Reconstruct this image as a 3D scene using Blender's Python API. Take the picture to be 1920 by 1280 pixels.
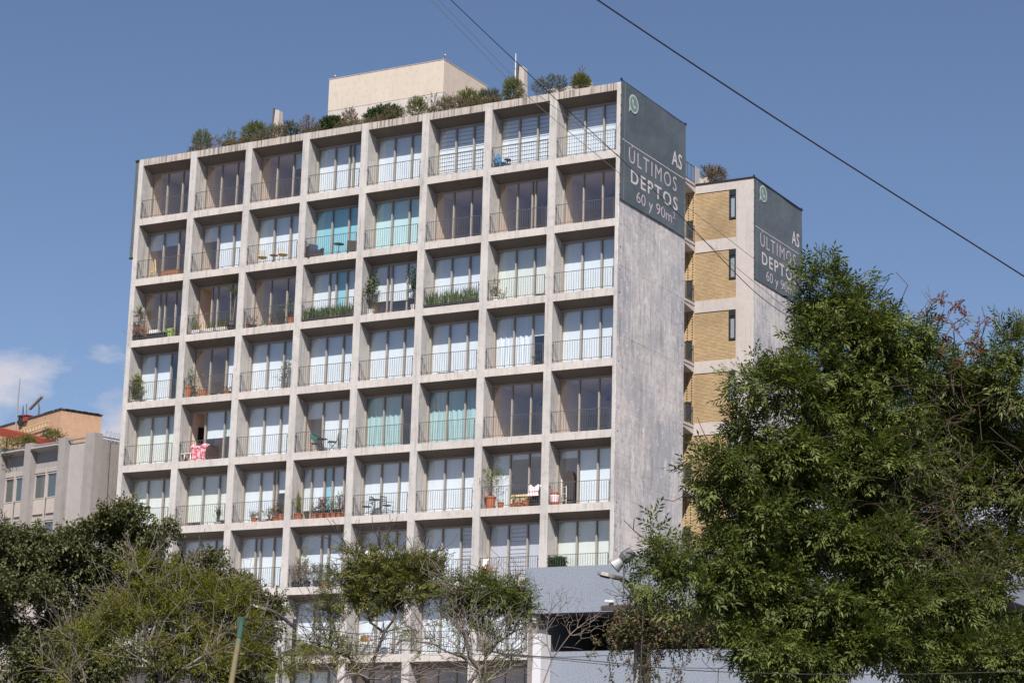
import bpy, bmesh, math, random
import numpy as np
from mathutils import Vector, Matrix
R = math.radians
rnd = random.Random(11)
rng = np.random.default_rng(11)
scn = bpy.context.scene
col = scn.collection
for o in list(bpy.data.objects): bpy.data.objects.remove(o)

# ------------------------------------------------------------------ camera
GZ = 32.7                                   # height of the top opening line above the street
CAMP = np.array([64.82, -77.119, -31.0635 + GZ])
YAW, PITCH, ROLL, FOC = 0.5172, 0.2271, 0.0278, 4012.0
def cam_axes():
    cy, sy = math.cos(YAW), math.sin(YAW); cp, sp = math.cos(PITCH), math.sin(PITCH)
    f = np.array([-sy*cp, cy*cp, sp]); r = np.array([cy, sy, 0.0]); u = np.cross(r, f)
    c, s = math.cos(ROLL), math.sin(ROLL)
    return c*r+s*u, -s*r+c*u, f
AX = cam_axes()
cd = bpy.data.cameras.new('camera'); cam = bpy.data.objects.new('camera', cd); col.objects.link(cam)
m = Matrix(((AX[0][0], AX[1][0], -AX[2][0]), (AX[0][1], AX[1][1], -AX[2][1]), (AX[0][2], AX[1][2], -AX[2][2]))).to_4x4()
cam.matrix_world = Matrix.Translation(Vector(CAMP)) @ m
cd.sensor_width = 36; cd.sensor_fit = 'HORIZONTAL'; cd.lens = FOC/1920*36
cd.clip_start = 0.5; cd.clip_end = 20000
scn.camera = cam

# ------------------------------------------------------------------ light
SUN = Vector((0.545, -1.0, 1.28)).normalized()
SUN_EL = math.asin(SUN.z)
SUN_ROT = math.atan2(SUN.x, SUN.y)
sd = bpy.data.lights.new('sun', 'SUN'); sd.energy = 5.0; sd.angle = R(0.53); sd.color = (1.0, 0.93, 0.86)
so = bpy.data.objects.new('sun', sd); col.objects.link(so); so.location = (60, -60, 90)
so.rotation_euler = (-SUN).to_track_quat('-Z', 'Y').to_euler()
world = bpy.data.worlds.new('World'); scn.world = world; world.use_nodes = True
wn, wl = world.node_tree.nodes, world.node_tree.links
wn.clear()
def N(nodes, t, **kw):
    n = nodes.new(t)
    for k, v in kw.items():
        if isinstance(v, (int, float, tuple, str)) and k in n.inputs.keys(): n.inputs[k].default_value = v
        else: setattr(n, k, v)
    return n
wo = wn.new('ShaderNodeOutputWorld'); bg = wn.new('ShaderNodeBackground')
sky = wn.new('ShaderNodeTexSky'); sky.sky_type = 'NISHITA'; sky.sun_disc = False
sky.sun_elevation = SUN_EL; sky.sun_rotation = SUN_ROT
sky.altitude = 2200; sky.air_density = 1.15; sky.dust_density = 1.6; sky.ozone_density = 2.2
bg.inputs['Strength'].default_value = 0.062
tc = wn.new('ShaderNodeTexCoord'); sep = wn.new('ShaderNodeSeparateXYZ'); wl.new(tc.outputs['Generated'], sep.inputs[0])
mp = wn.new('ShaderNodeMapping'); mp.inputs['Scale'].default_value = (1, 1, 2.0); mp.inputs['Location'].default_value = (0.1, 1.3, 0.2)
wl.new(tc.outputs['Generated'], mp.inputs[0])
nz = wn.new('ShaderNodeTexNoise'); nz.inputs['Scale'].default_value = 7.0; nz.inputs['Detail'].default_value = 9; nz.inputs['Roughness'].default_value = 0.56
wl.new(mp.outputs[0], nz.inputs['Vector'])
def math_node(nodes, links, op, a, b=None, c=None, clamp=False):
    n = nodes.new('ShaderNodeMath'); n.operation = op; n.use_clamp = clamp
    for i, v in enumerate((a, b, c)):
        if v is None: continue
        if isinstance(v, (int, float)): n.inputs[i].default_value = v
        else: links.new(v, n.inputs[i])
    return n.outputs[0]
# low cumulus bank all round the horizon; noise eats its upper edge
edge = math_node(wn, wl, 'MULTIPLY_ADD', sep.outputs['Z'], -17.0, 3.26)          # 1 near 5.5 deg, 0 near 10 deg
t1 = math_node(wn, wl, 'ADD', edge, math_node(wn, wl, 'MULTIPLY_ADD', nz.outputs['Fac'], 3.4, -1.6))
cmask = math_node(wn, wl, 'SMOOTH_MIN', math_node(wn, wl, 'MULTIPLY', t1, 3.2, clamp=True), 1.0, .2, clamp=True)
nz2 = wn.new('ShaderNodeTexNoise'); nz2.inputs['Scale'].default_value = 11; nz2.inputs['Detail'].default_value = 6
wl.new(mp.outputs[0], nz2.inputs['Vector'])
cr = wn.new('ShaderNodeValToRGB'); cr.color_ramp.elements[0].position = 0.35; cr.color_ramp.elements[0].color = (4.6, 4.9, 6.0, 1)
cr.color_ramp.elements[1].position = 0.68; cr.color_ramp.elements[1].color = (7.2, 6.9, 7.4, 1)
wl.new(nz2.outputs['Fac'], cr.inputs[0])
mx = wn.new('ShaderNodeMix'); mx.data_type = 'RGBA'
wl.new(math_node(wn, wl, 'MULTIPLY', cmask, 0.92), mx.inputs['Factor'])
tint = wn.new('ShaderNodeMix'); tint.data_type = 'RGBA'; tint.blend_type = 'MULTIPLY'; tint.inputs['Factor'].default_value = 1
tint.inputs['B'].default_value = (.96, .935, .985, 1)
wl.new(sky.outputs[0], tint.inputs['A'])
wl.new(tint.outputs['Result'], mx.inputs['A']); wl.new(cr.outputs[0], mx.inputs['B'])
wl.new(mx.outputs['Result'], bg.inputs[0]); wl.new(bg.outputs[0], wo.inputs[0])
scn.view_settings.view_transform = 'Standard'; scn.view_settings.look = 'None'
scn.view_settings.exposure = 0.72; scn.view_settings.gamma = 1.0; scn.view_settings.use_curve_mapping = False
scn.render.engine = 'CYCLES'
scn.cycles.max_bounces = 8; scn.cycles.transparent_max_bounces = 16
scn.cycles.sample_clamp_indirect = 6

# ------------------------------------------------------------------ helpers: measuring
def ray(x, y):
    return AX[0]*((x-960)/FOC) - AX[1]*((y-640)/FOC) + AX[2]
def at(x, y, Y):                            # the point of the photo's pixel on the vertical plane y = Y
    d = ray(x, y); return Vector(CAMP + d*((Y-CAMP[1])/d[1]))
def atX(x, y, X):
    d = ray(x, y); return Vector(CAMP + d*((X-CAMP[0])/d[0]))
def atD(x, y, D):                           # at horizontal distance D from the camera
    d = ray(x, y); return Vector(CAMP + d*(D/math.hypot(d[0], d[1])))
ppm = lambda D: FOC/D

# ------------------------------------------------------------------ helpers: objects
def tag(o, label=None, cat=None, group=None, kind=None):
    if label: o['label'] = label
    if cat: o['category'] = cat
    if group: o['group'] = group
    if kind: o['kind'] = kind
    return o
def empty(name, loc=(0, 0, 0), label=None, cat=None, group=None, rz=0):
    o = bpy.data.objects.new(name, None); col.objects.link(o); o.location = loc; o.rotation_euler = (0, 0, rz)
    o.empty_display_size = 0.1
    return tag(o, label, cat, group)
class MB:
    def __init__(s): s.v = []; s.f = []
    def add(s, vs, fs):
        k = len(s.v); s.v += [tuple(v) for v in vs]; s.f += [tuple(i+k for i in f) for f in fs]; return s
    def box(s, x0, x1, y0, y1, z0, z1):
        return s.add([(x0,y0,z0),(x1,y0,z0),(x1,y1,z0),(x0,y1,z0),(x0,y0,z1),(x1,y0,z1),(x1,y1,z1),(x0,y1,z1)],
                     [(0,3,2,1),(4,5,6,7),(0,1,5,4),(1,2,6,5),(2,3,7,6),(3,0,4,7)])
    def prism(s, pts, axis, a, b):          # pts: outline in the two other axes
        n = len(pts)
        def P(p, t):
            if axis == 'x': return (t, p[0], p[1])
            if axis == 'y': return (p[0], t, p[1])
            return (p[0], p[1], t)
        vs = [P(p, a) for p in pts] + [P(p, b) for p in pts]
        fs = [tuple(range(n)), tuple(range(2*n-1, n-1, -1))] + [(i, i+n, (i+1) % n+n, (i+1) % n) for i in range(n)]
        return s.add(vs, fs)
    def tube(s, pts, r, n=6, cap=True):
        pts = [Vector(p) for p in pts]
        rs = r if isinstance(r, (list, tuple)) else [r]*len(pts)
        k0 = len(s.v)
        up = Vector((0.13, 0.21, 0.97))
        for i, p in enumerate(pts):
            d = (pts[min(i+1, len(pts)-1)]-pts[max(i-1, 0)])
            if d.length < 1e-9: d = Vector((0, 0, 1))
            d.normalize()
            a = d.cross(up if abs(d.dot(up)) < .95 else Vector((1, 0, 0))).normalized(); b = d.cross(a)
            for j in range(n):
                t = 2*math.pi*j/n; q = p+(a*math.cos(t)+b*math.sin(t))*rs[i]; s.v.append(tuple(q))
        for i in range(len(pts)-1):
            for j in range(n):
                s.f.append((k0+i*n+j, k0+i*n+(j+1) % n, k0+(i+1)*n+(j+1) % n, k0+(i+1)*n+j))
        if cap:
            s.f.append(tuple(k0+j for j in range(n-1, -1, -1))); e = k0+(len(pts)-1)*n
            s.f.append(tuple(e+j for j in range(n)))
        return s
    def lathe(s, prof, c=(0, 0, 0), n=14):
        k0 = len(s.v)
        for r_, z in prof:
            for j in range(n):
                t = 2*math.pi*j/n; s.v.append((c[0]+r_*math.cos(t), c[1]+r_*math.sin(t), c[2]+z))
        for i in range(len(prof)-1):
            for j in range(n):
                s.f.append((k0+i*n+j, k0+i*n+(j+1) % n, k0+(i+1)*n+(j+1) % n, k0+(i+1)*n+j))
        s.f.append(tuple(k0+j for j in range(n-1, -1, -1))); e = k0+(len(prof)-1)*n
        s.f.append(tuple(e+j for j in range(n)))
        return s
    def xf(s, M, start=0):
        for i in range(start, len(s.v)): s.v[i] = tuple(M @ Vector(s.v[i]))
        return s
    def mesh(s, name, mat, smooth=False):
        me = bpy.data.meshes.new(name); me.from_pydata(s.v, [], s.f); me.materials.append(mat)
        if smooth:
            me.polygons.foreach_set('use_smooth', [True]*len(me.polygons))
        me.update(); return me
    def build(s, name, mat, parent=None, smooth=False, loc=None, kind=None):
        o = bpy.data.objects.new(name, s.mesh(name, mat, smooth)); col.objects.link(o)
        if parent: o.parent = parent
        if loc is not None: o.location = loc
        if kind: o['kind'] = kind
        return o
def inst(name, mesh, parent, loc=(0, 0, 0), rz=0, sc=None):
    o = bpy.data.objects.new(name, mesh); col.objects.link(o); o.parent = parent; o.location = loc
    if rz: o.rotation_euler = (0, 0, rz)
    if sc: o.scale = sc
    return o
def copy_tree(o, parent=None):
    c = o.copy(); col.objects.link(c); c.parent = parent
    for ch in o.children: copy_tree(ch, c)
    return c

# ------------------------------------------------------------------ helpers: materials
def mat(name, color=(.5, .5, .5), rough=.6, metal=0, spec=.5):
    m = bpy.data.materials.new(name); m.use_nodes = True
    b = m.node_tree.nodes['Principled BSDF']
    b.inputs['Base Color'].default_value = (*color, 1); b.inputs['Roughness'].default_value = rough
    b.inputs['Metallic'].default_value = metal; b.inputs['Specular IOR Level'].default_value = spec
    return m
def noise(nt, vec, scale, detail=4, rough=.55, sc=None, loc=(0, 0, 0)):
    mp = nt.nodes.new('ShaderNodeMapping'); mp.inputs['Location'].default_value = loc
    if sc: mp.inputs['Scale'].default_value = sc
    nt.links.new(vec, mp.inputs[0])
    n = nt.nodes.new('ShaderNodeTexNoise'); n.inputs['Scale'].default_value = scale
    n.inputs['Detail'].default_value = detail; n.inputs['Roughness'].default_value = rough
    nt.links.new(mp.outputs[0], n.inputs['Vector']); return n.outputs['Fac']
def ramp(nt, fac, stops):
    r = nt.nodes.new('ShaderNodeValToRGB'); e = r.color_ramp.elements
    while len(e) < len(stops): e.new(.5)
    for i, (p, c) in enumerate(stops):
        e[i].position = p; e[i].color = (c, c, c, 1) if isinstance(c, (int, float)) else (*c, 1)
    nt.links.new(fac, r.inputs[0]); return r.outputs[0]
def mixc(nt, a, b, fac, blend='MIX'):
    n = nt.nodes.new('ShaderNodeMix'); n.data_type = 'RGBA'; n.blend_type = blend
    for k, v in (('A', a), ('B', b), ('Factor', fac)):
        if isinstance(v, (tuple, list)): n.inputs[k].default_value = (*v, 1)[:4]
        elif isinstance(v, (int, float)): n.inputs[k].default_value = v
        else: nt.links.new(v, n.inputs[k])
    return n.outputs['Result']
def bump(nt, h, strength, dist=.02):
    n = nt.nodes.new('ShaderNodeBump'); n.inputs['Strength'].default_value = strength; n.inputs['Distance'].default_value = dist
    nt.links.new(h, n.inputs['Height']); nt.links.new(n.outputs[0], nt.nodes['Principled BSDF'].inputs['Normal'])
def worldpos(nt):
    return nt.nodes.new('ShaderNodeNewGeometry').outputs['Position']
def concrete(name, base, dark, var=.5, streak=.35, bmp=.25, fine=30, k=.72):
    base = tuple(x*k for x in base); dark = tuple(x*k for x in dark)
    m = mat(name, base, .88, spec=.25); nt = m.node_tree; P = worldpos(nt)
    big = noise(nt, P, .55, 5, .6); mid = noise(nt, P, 3.2, 6, .65); fn = noise(nt, P, fine, 5, .7)
    st = noise(nt, P, 1.0, 4, .6, sc=(7, 7, .35))
    c = mixc(nt, base, dark, ramp(nt, big, [(.38, 0), (.72, var)]))
    c = mixc(nt, c, tuple(x*.72 for x in dark), ramp(nt, mid, [(.5, 0), (.75, var*.8)]))
    c = mixc(nt, c, tuple(x*.45 for x in dark), ramp(nt, st, [(.53, 0), (.72, streak)]))
    bt = noise(nt, P, 7.0, 7, .8); c = mixc(nt, c, tuple(x*.6 for x in dark), ramp(nt, bt, [(.57, 0), (.74, var*.7)]))
    c = mixc(nt, c, tuple(min(1, x*1.18) for x in base), ramp(nt, fn, [(.5, 0), (.8, .5)]))
    nt.links.new(c, nt.nodes['Principled BSDF'].inputs['Base Color'])
    bump(nt, fn, bmp, .008)
    return m

M = {}
M['conc'] = concrete('grid_concrete', (.50, .465, .44), (.36, .335, .32), .7, .55, k=.92)
# weathered roof band: dark run-off streaks from the parapet edge
M['band'] = concrete('roof_band_concrete', (.45, .40, .36), (.31, .285, .27), .6, .2, k=.92)
nt = M['band'].node_tree; P = worldpos(nt)
s1 = noise(nt, P, 1.0, 5, .7, sc=(11, 11, .25)); s2 = noise(nt, P, .7, 3, .5)
sc_ = math_node(nt.nodes, nt.links, 'MULTIPLY', ramp(nt, s1, [(.48, 0), (.58, 1)]), ramp(nt, s2, [(.35, .35), (.55, 1)]))
old = nt.nodes['Principled BSDF'].inputs['Base Color'].links[0].from_socket
nt.links.new(mixc(nt, old, (.06, .055, .05), math_node(nt.nodes, nt.links, 'MULTIPLY', sc_, .8)), nt.nodes['Principled BSDF'].inputs['Base Color'])
M['fin'] = concrete('fin_concrete', (.475, .455, .44), (.33, .32, .31), .8, .6, k=.92)
M['inner'] = concrete('dark_balcony_floor', (.20, .17, .15), (.15, .13, .11), .5, .3)  # floor colour darkened so less light bounces up into the recess
M['soffit'] = concrete('shaded_soffit_concrete', (.38, .295, .245), (.28, .22, .185), .6, .2)  # same concrete as the grid, its underside shade put into the colour
# side wall panels: every panel of the formwork a slightly different tone
m = concrete('side_wall_concrete', (.78, .74, .725), (.60, .57, .57), .8, .4, .35, 22); M['side'] = m
nt = m.node_tree; oi = nt.nodes.new('ShaderNodeObjectInfo')
c = nt.nodes['Principled BSDF'].inputs['Base Color'].links[0].from_socket
c = mixc(nt, c, ramp(nt, oi.outputs['Random'], [(0, (.86, .86, .89)), (.5, (1, 1, 1)), (1, (1.0, .96, .94))]), 1.0, 'MULTIPLY')
P = worldpos(nt)
mul = lambda a_, b_: math_node(nt.nodes, nt.links, 'MULTIPLY', a_, b_)
big = noise(nt, P, .33, 6, .65, loc=(7, 3, 1)); c = mixc(nt, c, (.27, .285, .315), mul(ramp(nt, big, [(.42, 0), (.58, 1)]), .6))       # bluish damp zones
vs = noise(nt, P, 1.0, 6, .75, sc=(5, 5, .45), loc=(5, 2, 0)); c = mixc(nt, c, (.165, .155, .155), ramp(nt, vs, [(.50, 0), (.68, .62)]))  # run-off
wm = noise(nt, P, 2.6, 8, .75, sc=(1, 1, 1.5), loc=(1, 8, 0)); c = mixc(nt, c, (.16, .15, .155), ramp(nt, wm, [(.53, 0), (.70, .62)]))
pale = noise(nt, P, 3.6, 7, .75, sc=(1, 1, .6), loc=(9, 0, 3)); c = mixc(nt, c, (.66, .63, .62), ramp(nt, pale, [(.53, 0), (.66, .7)]))
sx_ = nt.nodes.new('ShaderNodeSeparateXYZ'); nt.links.new(P, sx_.inputs[0])
fz = math_node(nt.nodes, nt.links, 'FRACT', math_node(nt.nodes, nt.links, 'ADD', mul(sx_.outputs['Z'], 1/.61), mul(vs, .03)))
ln = ramp(nt, fz, [(0, 1), (.035, 0), (.97, 0), (1, 1)])
c = mixc(nt, c, (.13, .12, .12), mul(mul(ln, ramp(nt, noise(nt, P, 1.4, 4, .6, loc=(0, 4, 4)), [(.42, 0), (.6, 1)])), .5))           # stained board joints
nt.links.new(c, nt.nodes['Principled BSDF'].inputs['Base Color'])
M['pent'] = concrete('cream_render', (.66, .585, .50), (.58, .51, .43), .5, .15, .15)
M['pentw'] = concrete('white_render', (.62, .585, .565), (.54, .50, .48), .5, .2, .15)
M['whitewall'] = concrete('roof_parapet_render', (.55, .51, .47), (.42, .38, .34), .5, .4, .15)
M['blockconc'] = concrete('rear_block_concrete', (.57, .525, .505), (.45, .415, .40), .5, .3, .2)
def brickmat(name, a, b):
    m = mat(name, a, .85, spec=.25); nt = m.node_tree; P = worldpos(nt)
    n1 = noise(nt, P, 1.0, 2, .5, sc=(4, 4, 17)); n2 = noise(nt, P, .45, 3, .5); n3 = noise(nt, P, 40, 4, .6)
    c = mixc(nt, a, b, ramp(nt, n1, [(.38, 0), (.64, 1)])); c = mixc(nt, c, tuple(x*.72 for x in b), ramp(nt, n2, [(.5, 0), (.72, .6)]))
    nt.links.new(c, nt.nodes['Principled BSDF'].inputs['Base Color']); bump(nt, n3, .3, .005); return m
M['brick'] = brickmat('yellow_brick', (.405, .30, .18), (.315, .23, .13))
M['mortar'] = mat('brick_mortar', (.25, .185, .105), .9)
M['alu'] = mat('bronze_aluminium', (.31, .275, .235), .55, .1, .2)
M['aluside'] = M['alu']
M['black'] = mat('black_metal', (.025, .027, .03), .45, .3)
M['dark'] = mat('dark_plastic', (.02, .02, .022), .5)
M['roofing'] = mat('roofing_membrane', (.05, .05, .055), .8)
M['blind'] = mat('white_roller_blind', (.76, .795, .84), .8)
M['blindg'] = mat('ivory_roller_blind', (.74, .76, .70), .8)
M['blindt'] = mat('aqua_roller_blind', (.30, .60, .68), .75)
M['blindteal'] = mat('teal_sheer_curtain', (.40, .56, .56), .8)
M['blinda'] = mat('pale_aqua_roller_blind', (.56, .76, .76), .8)
M['blindp'] = mat('grey_lilac_blind', (.55, .54, .60), .8)
M['blindb'] = mat('beige_blind', (.50, .42, .30), .8)
def backlit(m, k=.10):
    nt = m.node_tree; b = nt.nodes['Principled BSDF']; t = nt.nodes.new('ShaderNodeBsdfTranslucent')
    t.inputs[0].default_value = b.inputs['Base Color'].default_value
    x = nt.nodes.new('ShaderNodeMixShader'); x.inputs[0].default_value = k
    o = nt.nodes['Material Output']; nt.links.new(b.outputs[0], x.inputs[1]); nt.links.new(t.outputs[0], x.inputs[2]); nt.links.new(x.outputs[0], o.inputs[0])
for k in ('blind', 'blindg', 'blindt', 'blinda', 'blindteal', 'blindp', 'blindb'):
    nt = M[k].node_tree; bc = tuple(nt.nodes['Principled BSDF'].inputs['Base Color'].default_value)[:3]
    P = worldpos(nt); n_ = noise(nt, P, 1.0, 3, .5, sc=(3.5, 3.5, .5))
    backlit(M[k])
    nt.links.new(mixc(nt, bc, tuple(x*.93 for x in bc), ramp(nt, n_, [(.35, 0), (.7, 1)])), nt.nodes['Principled BSDF'].inputs['Base Color'])
# window glass: clear pane, tinted a little, with sky reflected by angle
g = bpy.data.materials.new('window_glass'); g.use_nodes = True; nt = g.node_tree; nt.nodes.clear()
o_ = nt.nodes.new('ShaderNodeOutputMaterial'); tr = nt.nodes.new('ShaderNodeBsdfTransparent'); gl = nt.nodes.new('ShaderNodeBsdfGlossy')
tr.inputs[0].default_value = (.80, .87, .90, 1); gl.inputs['Roughness'].default_value = .02; gl.inputs[0].default_value = (.80, .91, 1, 1)
ge = nt.nodes.new('ShaderNodeNewGeometry'); dp = nt.nodes.new('ShaderNodeVectorMath'); dp.operation = 'DOT_PRODUCT'
nt.links.new(ge.outputs['Incoming'], dp.inputs[0]); nt.links.new(ge.outputs['Normal'], dp.inputs[1])
mn_ = lambda *a_, **k_: math_node(nt.nodes, nt.links, *a_, **k_)
om = mn_('SUBTRACT', 1.0, mn_('ABSOLUTE', dp.outputs['Value']), clamp=True)
fac = mn_('MULTIPLY_ADD', mn_('POWER', om, 5.0),   .91, .085, clamp=True)      # reflection grows towards grazing
ms = nt.nodes.new('ShaderNodeMixShader'); nt.links.new(fac, ms.inputs[0]); nt.links.new(tr.outputs[0], ms.inputs[1]); nt.links.new(gl.outputs[0], ms.inputs[2]); nt.links.new(ms.outputs[0], o_.inputs[0])
tr.inputs[0].default_value = (.965, .98, .985, 1)
M['glass'] = g
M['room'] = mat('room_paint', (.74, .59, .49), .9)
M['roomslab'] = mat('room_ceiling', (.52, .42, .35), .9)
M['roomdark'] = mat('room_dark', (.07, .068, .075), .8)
M['terra'] = mat('terracotta', (.36, .115, .05), .8)
M['white'] = mat('white_plastic', (.62, .61, .59), .5)
M['wood'] = mat('stained_wood', (.28, .13, .06), .7)
M['wicker'] = mat('dark_wicker', (.035, .028, .028), .8)
M['cush'] = mat('navy_cushion', (.03, .05, .10), .9)
M['yellow'] = mat('mustard_seat', (.50, .36, .14), .6)
M['blue'] = mat('blue_chair_paint', (.05, .16, .30), .6)
M['green'] = mat('green_canvas', (.02, .12, .085), .8)
M['pink'] = mat('pink_towel', (.52, .15, .22), .95)
nt = M['pink'].node_tree; nt.links.new(mixc(nt, (.50, .10, .17), (.66, .42, .42), ramp(nt, noise(nt, worldpos(nt), 9, 3, .6), [(.48, 0), (.56, 1)])), nt.nodes['Principled BSDF'].inputs['Base Color'])
M['rose'] = mat('pale_rose_towel', (.72, .55, .58), .95)
M['beige'] = mat('beige_cushion', (.52, .42, .25), .95)
M['lime'] = mat('lime_panel', (.22, .30, .10), .7)
M['red'] = mat('red_enamel', (.24, .04, .03), .6)
M['steel'] = mat('galvanised_steel', (.33, .34, .35), .5, .6)
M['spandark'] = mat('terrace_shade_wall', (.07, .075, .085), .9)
M['headgrey'] = mat('lamp_head_paint', (.17, .16, .15), .6, .2)
M['drum'] = mat('spun_aluminium', (.26, .26, .27), .5, .3)
M['greymetal'] = mat('painted_grey_metal', (.10, .105, .11), .5, .3)
def leafmat(name, a, b, trans=.3, rough=.5):
    m = bpy.data.materials.new(name); m.use_nodes = True; nt = m.node_tree; p = nt.nodes['Principled BSDF']
    at_ = nt.nodes.new('ShaderNodeAttribute'); at_.attribute_name = 'tint'
    c = mixc(nt, a, b, at_.outputs['Fac'])
    nt.links.new(c, p.inputs['Base Color']); p.inputs['Roughness'].default_value = rough; p.inputs['Specular IOR Level'].default_value = .24
    t = nt.nodes.new('ShaderNodeBsdfTranslucent'); c2 = mixc(nt, c, (1.2, 1.35, .6), .75, 'MULTIPLY'); nt.links.new(c2, t.inputs[0])
    x = nt.nodes.new('ShaderNodeMixShader'); x.inputs[0].default_value = trans
    o = nt.nodes['Material Output']; nt.links.new(p.outputs[0], x.inputs[1]); nt.links.new(t.outputs[0], x.inputs[2]); nt.links.new(x.outputs[0], o.inputs[0])
    return m
M['leaf_ash'] = leafmat('ash_leaf', (.038, .055, .014), (.150, .178, .046), .34)
M['leaf_ash2'] = leafmat('bright_ash_leaf', (.045, .064, .014), (.14, .165, .045))
M['leaf_fig'] = leafmat('fig_leaf', (.030, .037, .014), (.125, .130, .055), .22)
M['leaf_yel'] = leafmat('feathery_leaf', (.09, .098, .012), (.18, .18, .025), .38, .7)
M['leaf_mid'] = leafmat('privet_leaf', (.075, .083, .020), (.185, .185, .055))
M['leaf_dry'] = leafmat('dry_leaf', (.10, .065, .035), (.20, .145, .085), .2, .8)
M['leaf_olive'] = leafmat('rosemary_leaf', (.05, .065, .035), (.12, .13, .075), .2, .7)
M['leaf_box'] = leafmat('boxwood_leaf', (.018, .035, .012), (.05, .085, .022), .2)
M['leaf_conif'] = leafmat('juniper_leaf', (.06, .075, .02), (.165, .17, .05), .2, .7)
M['leaf_red'] = leafmat('red_bract', (.25, .02, .015), (.45, .05, .03), .2)
M['leaf_yucca'] = leafmat('yucca_leaf', (.05, .075, .03), (.20, .24, .12), .2)
M['leaf_snake'] = leafmat('snake_plant_leaf', (.04, .07, .03), (.14, .18, .08), .1)
M['leaf_rust'] = leafmat('rusty_seed_cluster', (.10, .03, .015), (.17, .05, .02), .2, .8)
M['bark'] = concrete('grey_bark', (.105, .085, .07), (.06, .05, .04), .8, .4, .6, 14)
M['barkpale'] = concrete('pale_bark', (.24, .20, .175), (.15, .125, .11), .8, .4, .5, 14)
exec_parts = []

# ------------------------------------------------------------------ ground
gm = mat('asphalt', (.05, .05, .052), .9); nt = gm.node_tree
nt.links.new(mixc(nt, (.045, .045, .047), (.07, .068, .066), noise(nt, worldpos(nt), .8, 6)), nt.nodes['Principled BSDF'].inputs['Base Color'])
MB().box(-4000, 4000, -4000, 4000, -1, 0).build('ground', gm, kind='structure')
pv = concrete('pavement_concrete', (.34, .32, .30), (.26, .25, .24), .5, .2)
MB().box(-60, 90, -26, 6, .004, .13).build('pavement', pv, kind='structure')
MB().box(20, 110, -84, -66, .004, .13).build('pavement', pv, kind='structure')

# ------------------------------------------------------------------ main apartment block
W, TF = 3.24217, .36305
NC, NR = 8, 9
XR = 25.927
YF = .74                                    # window plane behind the facade
def zr(r): return GZ - 3.0*r                # underside of the slab front above row r
def zfl(r): return GZ - 3.0*(r+1) + .335    # balcony floor of row r
A = empty('apartment_building', (13, 3.3, 0), 'tall grey concrete apartment block with an eight bay grid of recessed balconies', 'building')
A.location = (0, 0, 0)
zb = 0.0
for c in range(NC+1):
    x0 = c*W-TF/2; x1 = c*W+TF/2
    if c == 0: x0 = -.09
    if c == NC: x1 = XR-.03
    b = MB()
    b.box(x0, x1, 0, 6.45, zb, GZ+.335)
    b.build('fin', M['fin'], A)
for r in range(NR+2):
    z = zr(r); top = z+.335
    if r > NR: z = zr(NR) - 3.0; top = z+.335
    for c in range(NC):
        x0 = c*W+TF/2-.05; x1 = (c+1)*W-TF/2+.05
        b = MB(); b.prism([(.004, z), (YF-.02, z-.235), (YF-.02, top-.004), (.004, top-.004)], 'x', x0, x1)
        o = b.build('slab_edge', M['band'] if r == 0 else M['conc'], A)
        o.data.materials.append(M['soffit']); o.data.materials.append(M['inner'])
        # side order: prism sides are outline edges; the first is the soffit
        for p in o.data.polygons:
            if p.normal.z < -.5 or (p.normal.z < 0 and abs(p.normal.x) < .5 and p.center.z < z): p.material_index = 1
            elif p.normal.z > .5: p.material_index = 2
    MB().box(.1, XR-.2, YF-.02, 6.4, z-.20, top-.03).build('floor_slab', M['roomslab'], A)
MB().box(-.09, XR-.03, 6.4, 6.6, zb, GZ+.335).build('rear_wall', M['fin'], A)
MB().box(.0, XR-.1, .5, 6.5, GZ+.25, GZ+.30).build('roof_surface', M['roofing'], A)
# inner skin of each fin inside the recess shows the formwork tone
# side wall: cast panels
z_lo = 0
zz = GZ+.335; ys = [0, 1.33, 2.66, 3.99, 5.32, 6.6]
k = 0
while zz > .6:
    z1 = zz; h = 3.0 if k else 2.0
    z0 = zz-h
    for j in range(5):
        off = rnd.uniform(0, .006)
        b = MB().box(XR-.03, XR-.004+off, ys[j]+.0035, ys[j+1]-.0035, max(.0, z0)+.003, z1-.003)
        b.build('wall_panel', M['side'], A)
    zz = z0; k += 1
MB().box(XR-.035, XR-.0305, .01, 6.59, 0, GZ+.33).build('panel_backing', M['mortar'], A)
pl = MB(); 
for i in range(38):
    for j in range(11):
        z = GZ-4.6-i*.62 - (.2 if j % 2 else 0); y = .33+j*.6
        if rnd.random() < (.25 if (j < 3 or j > 8) else .72): continue
        s = rnd.uniform(.014, .024)
        pl.box(XR-.004, XR+.008, y-s, y+s, z-s*1.8, z+s*1.8)
pl.build('tie_hole_patch', concrete('patch_mortar', (.72, .69, .685), (.55, .52, .52)), A, kind='stuff')
hl = MB()
for z in np.arange(GZ-1, 8, -.98):
    for y in (.22, 6.35):
        if rnd.random() < .75: hl.tube([(XR-.002, y, z), (XR+.012, y, z)], .028, 8)
hl.build('tie_hole', M['dark'], A, kind='stuff')

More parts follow.
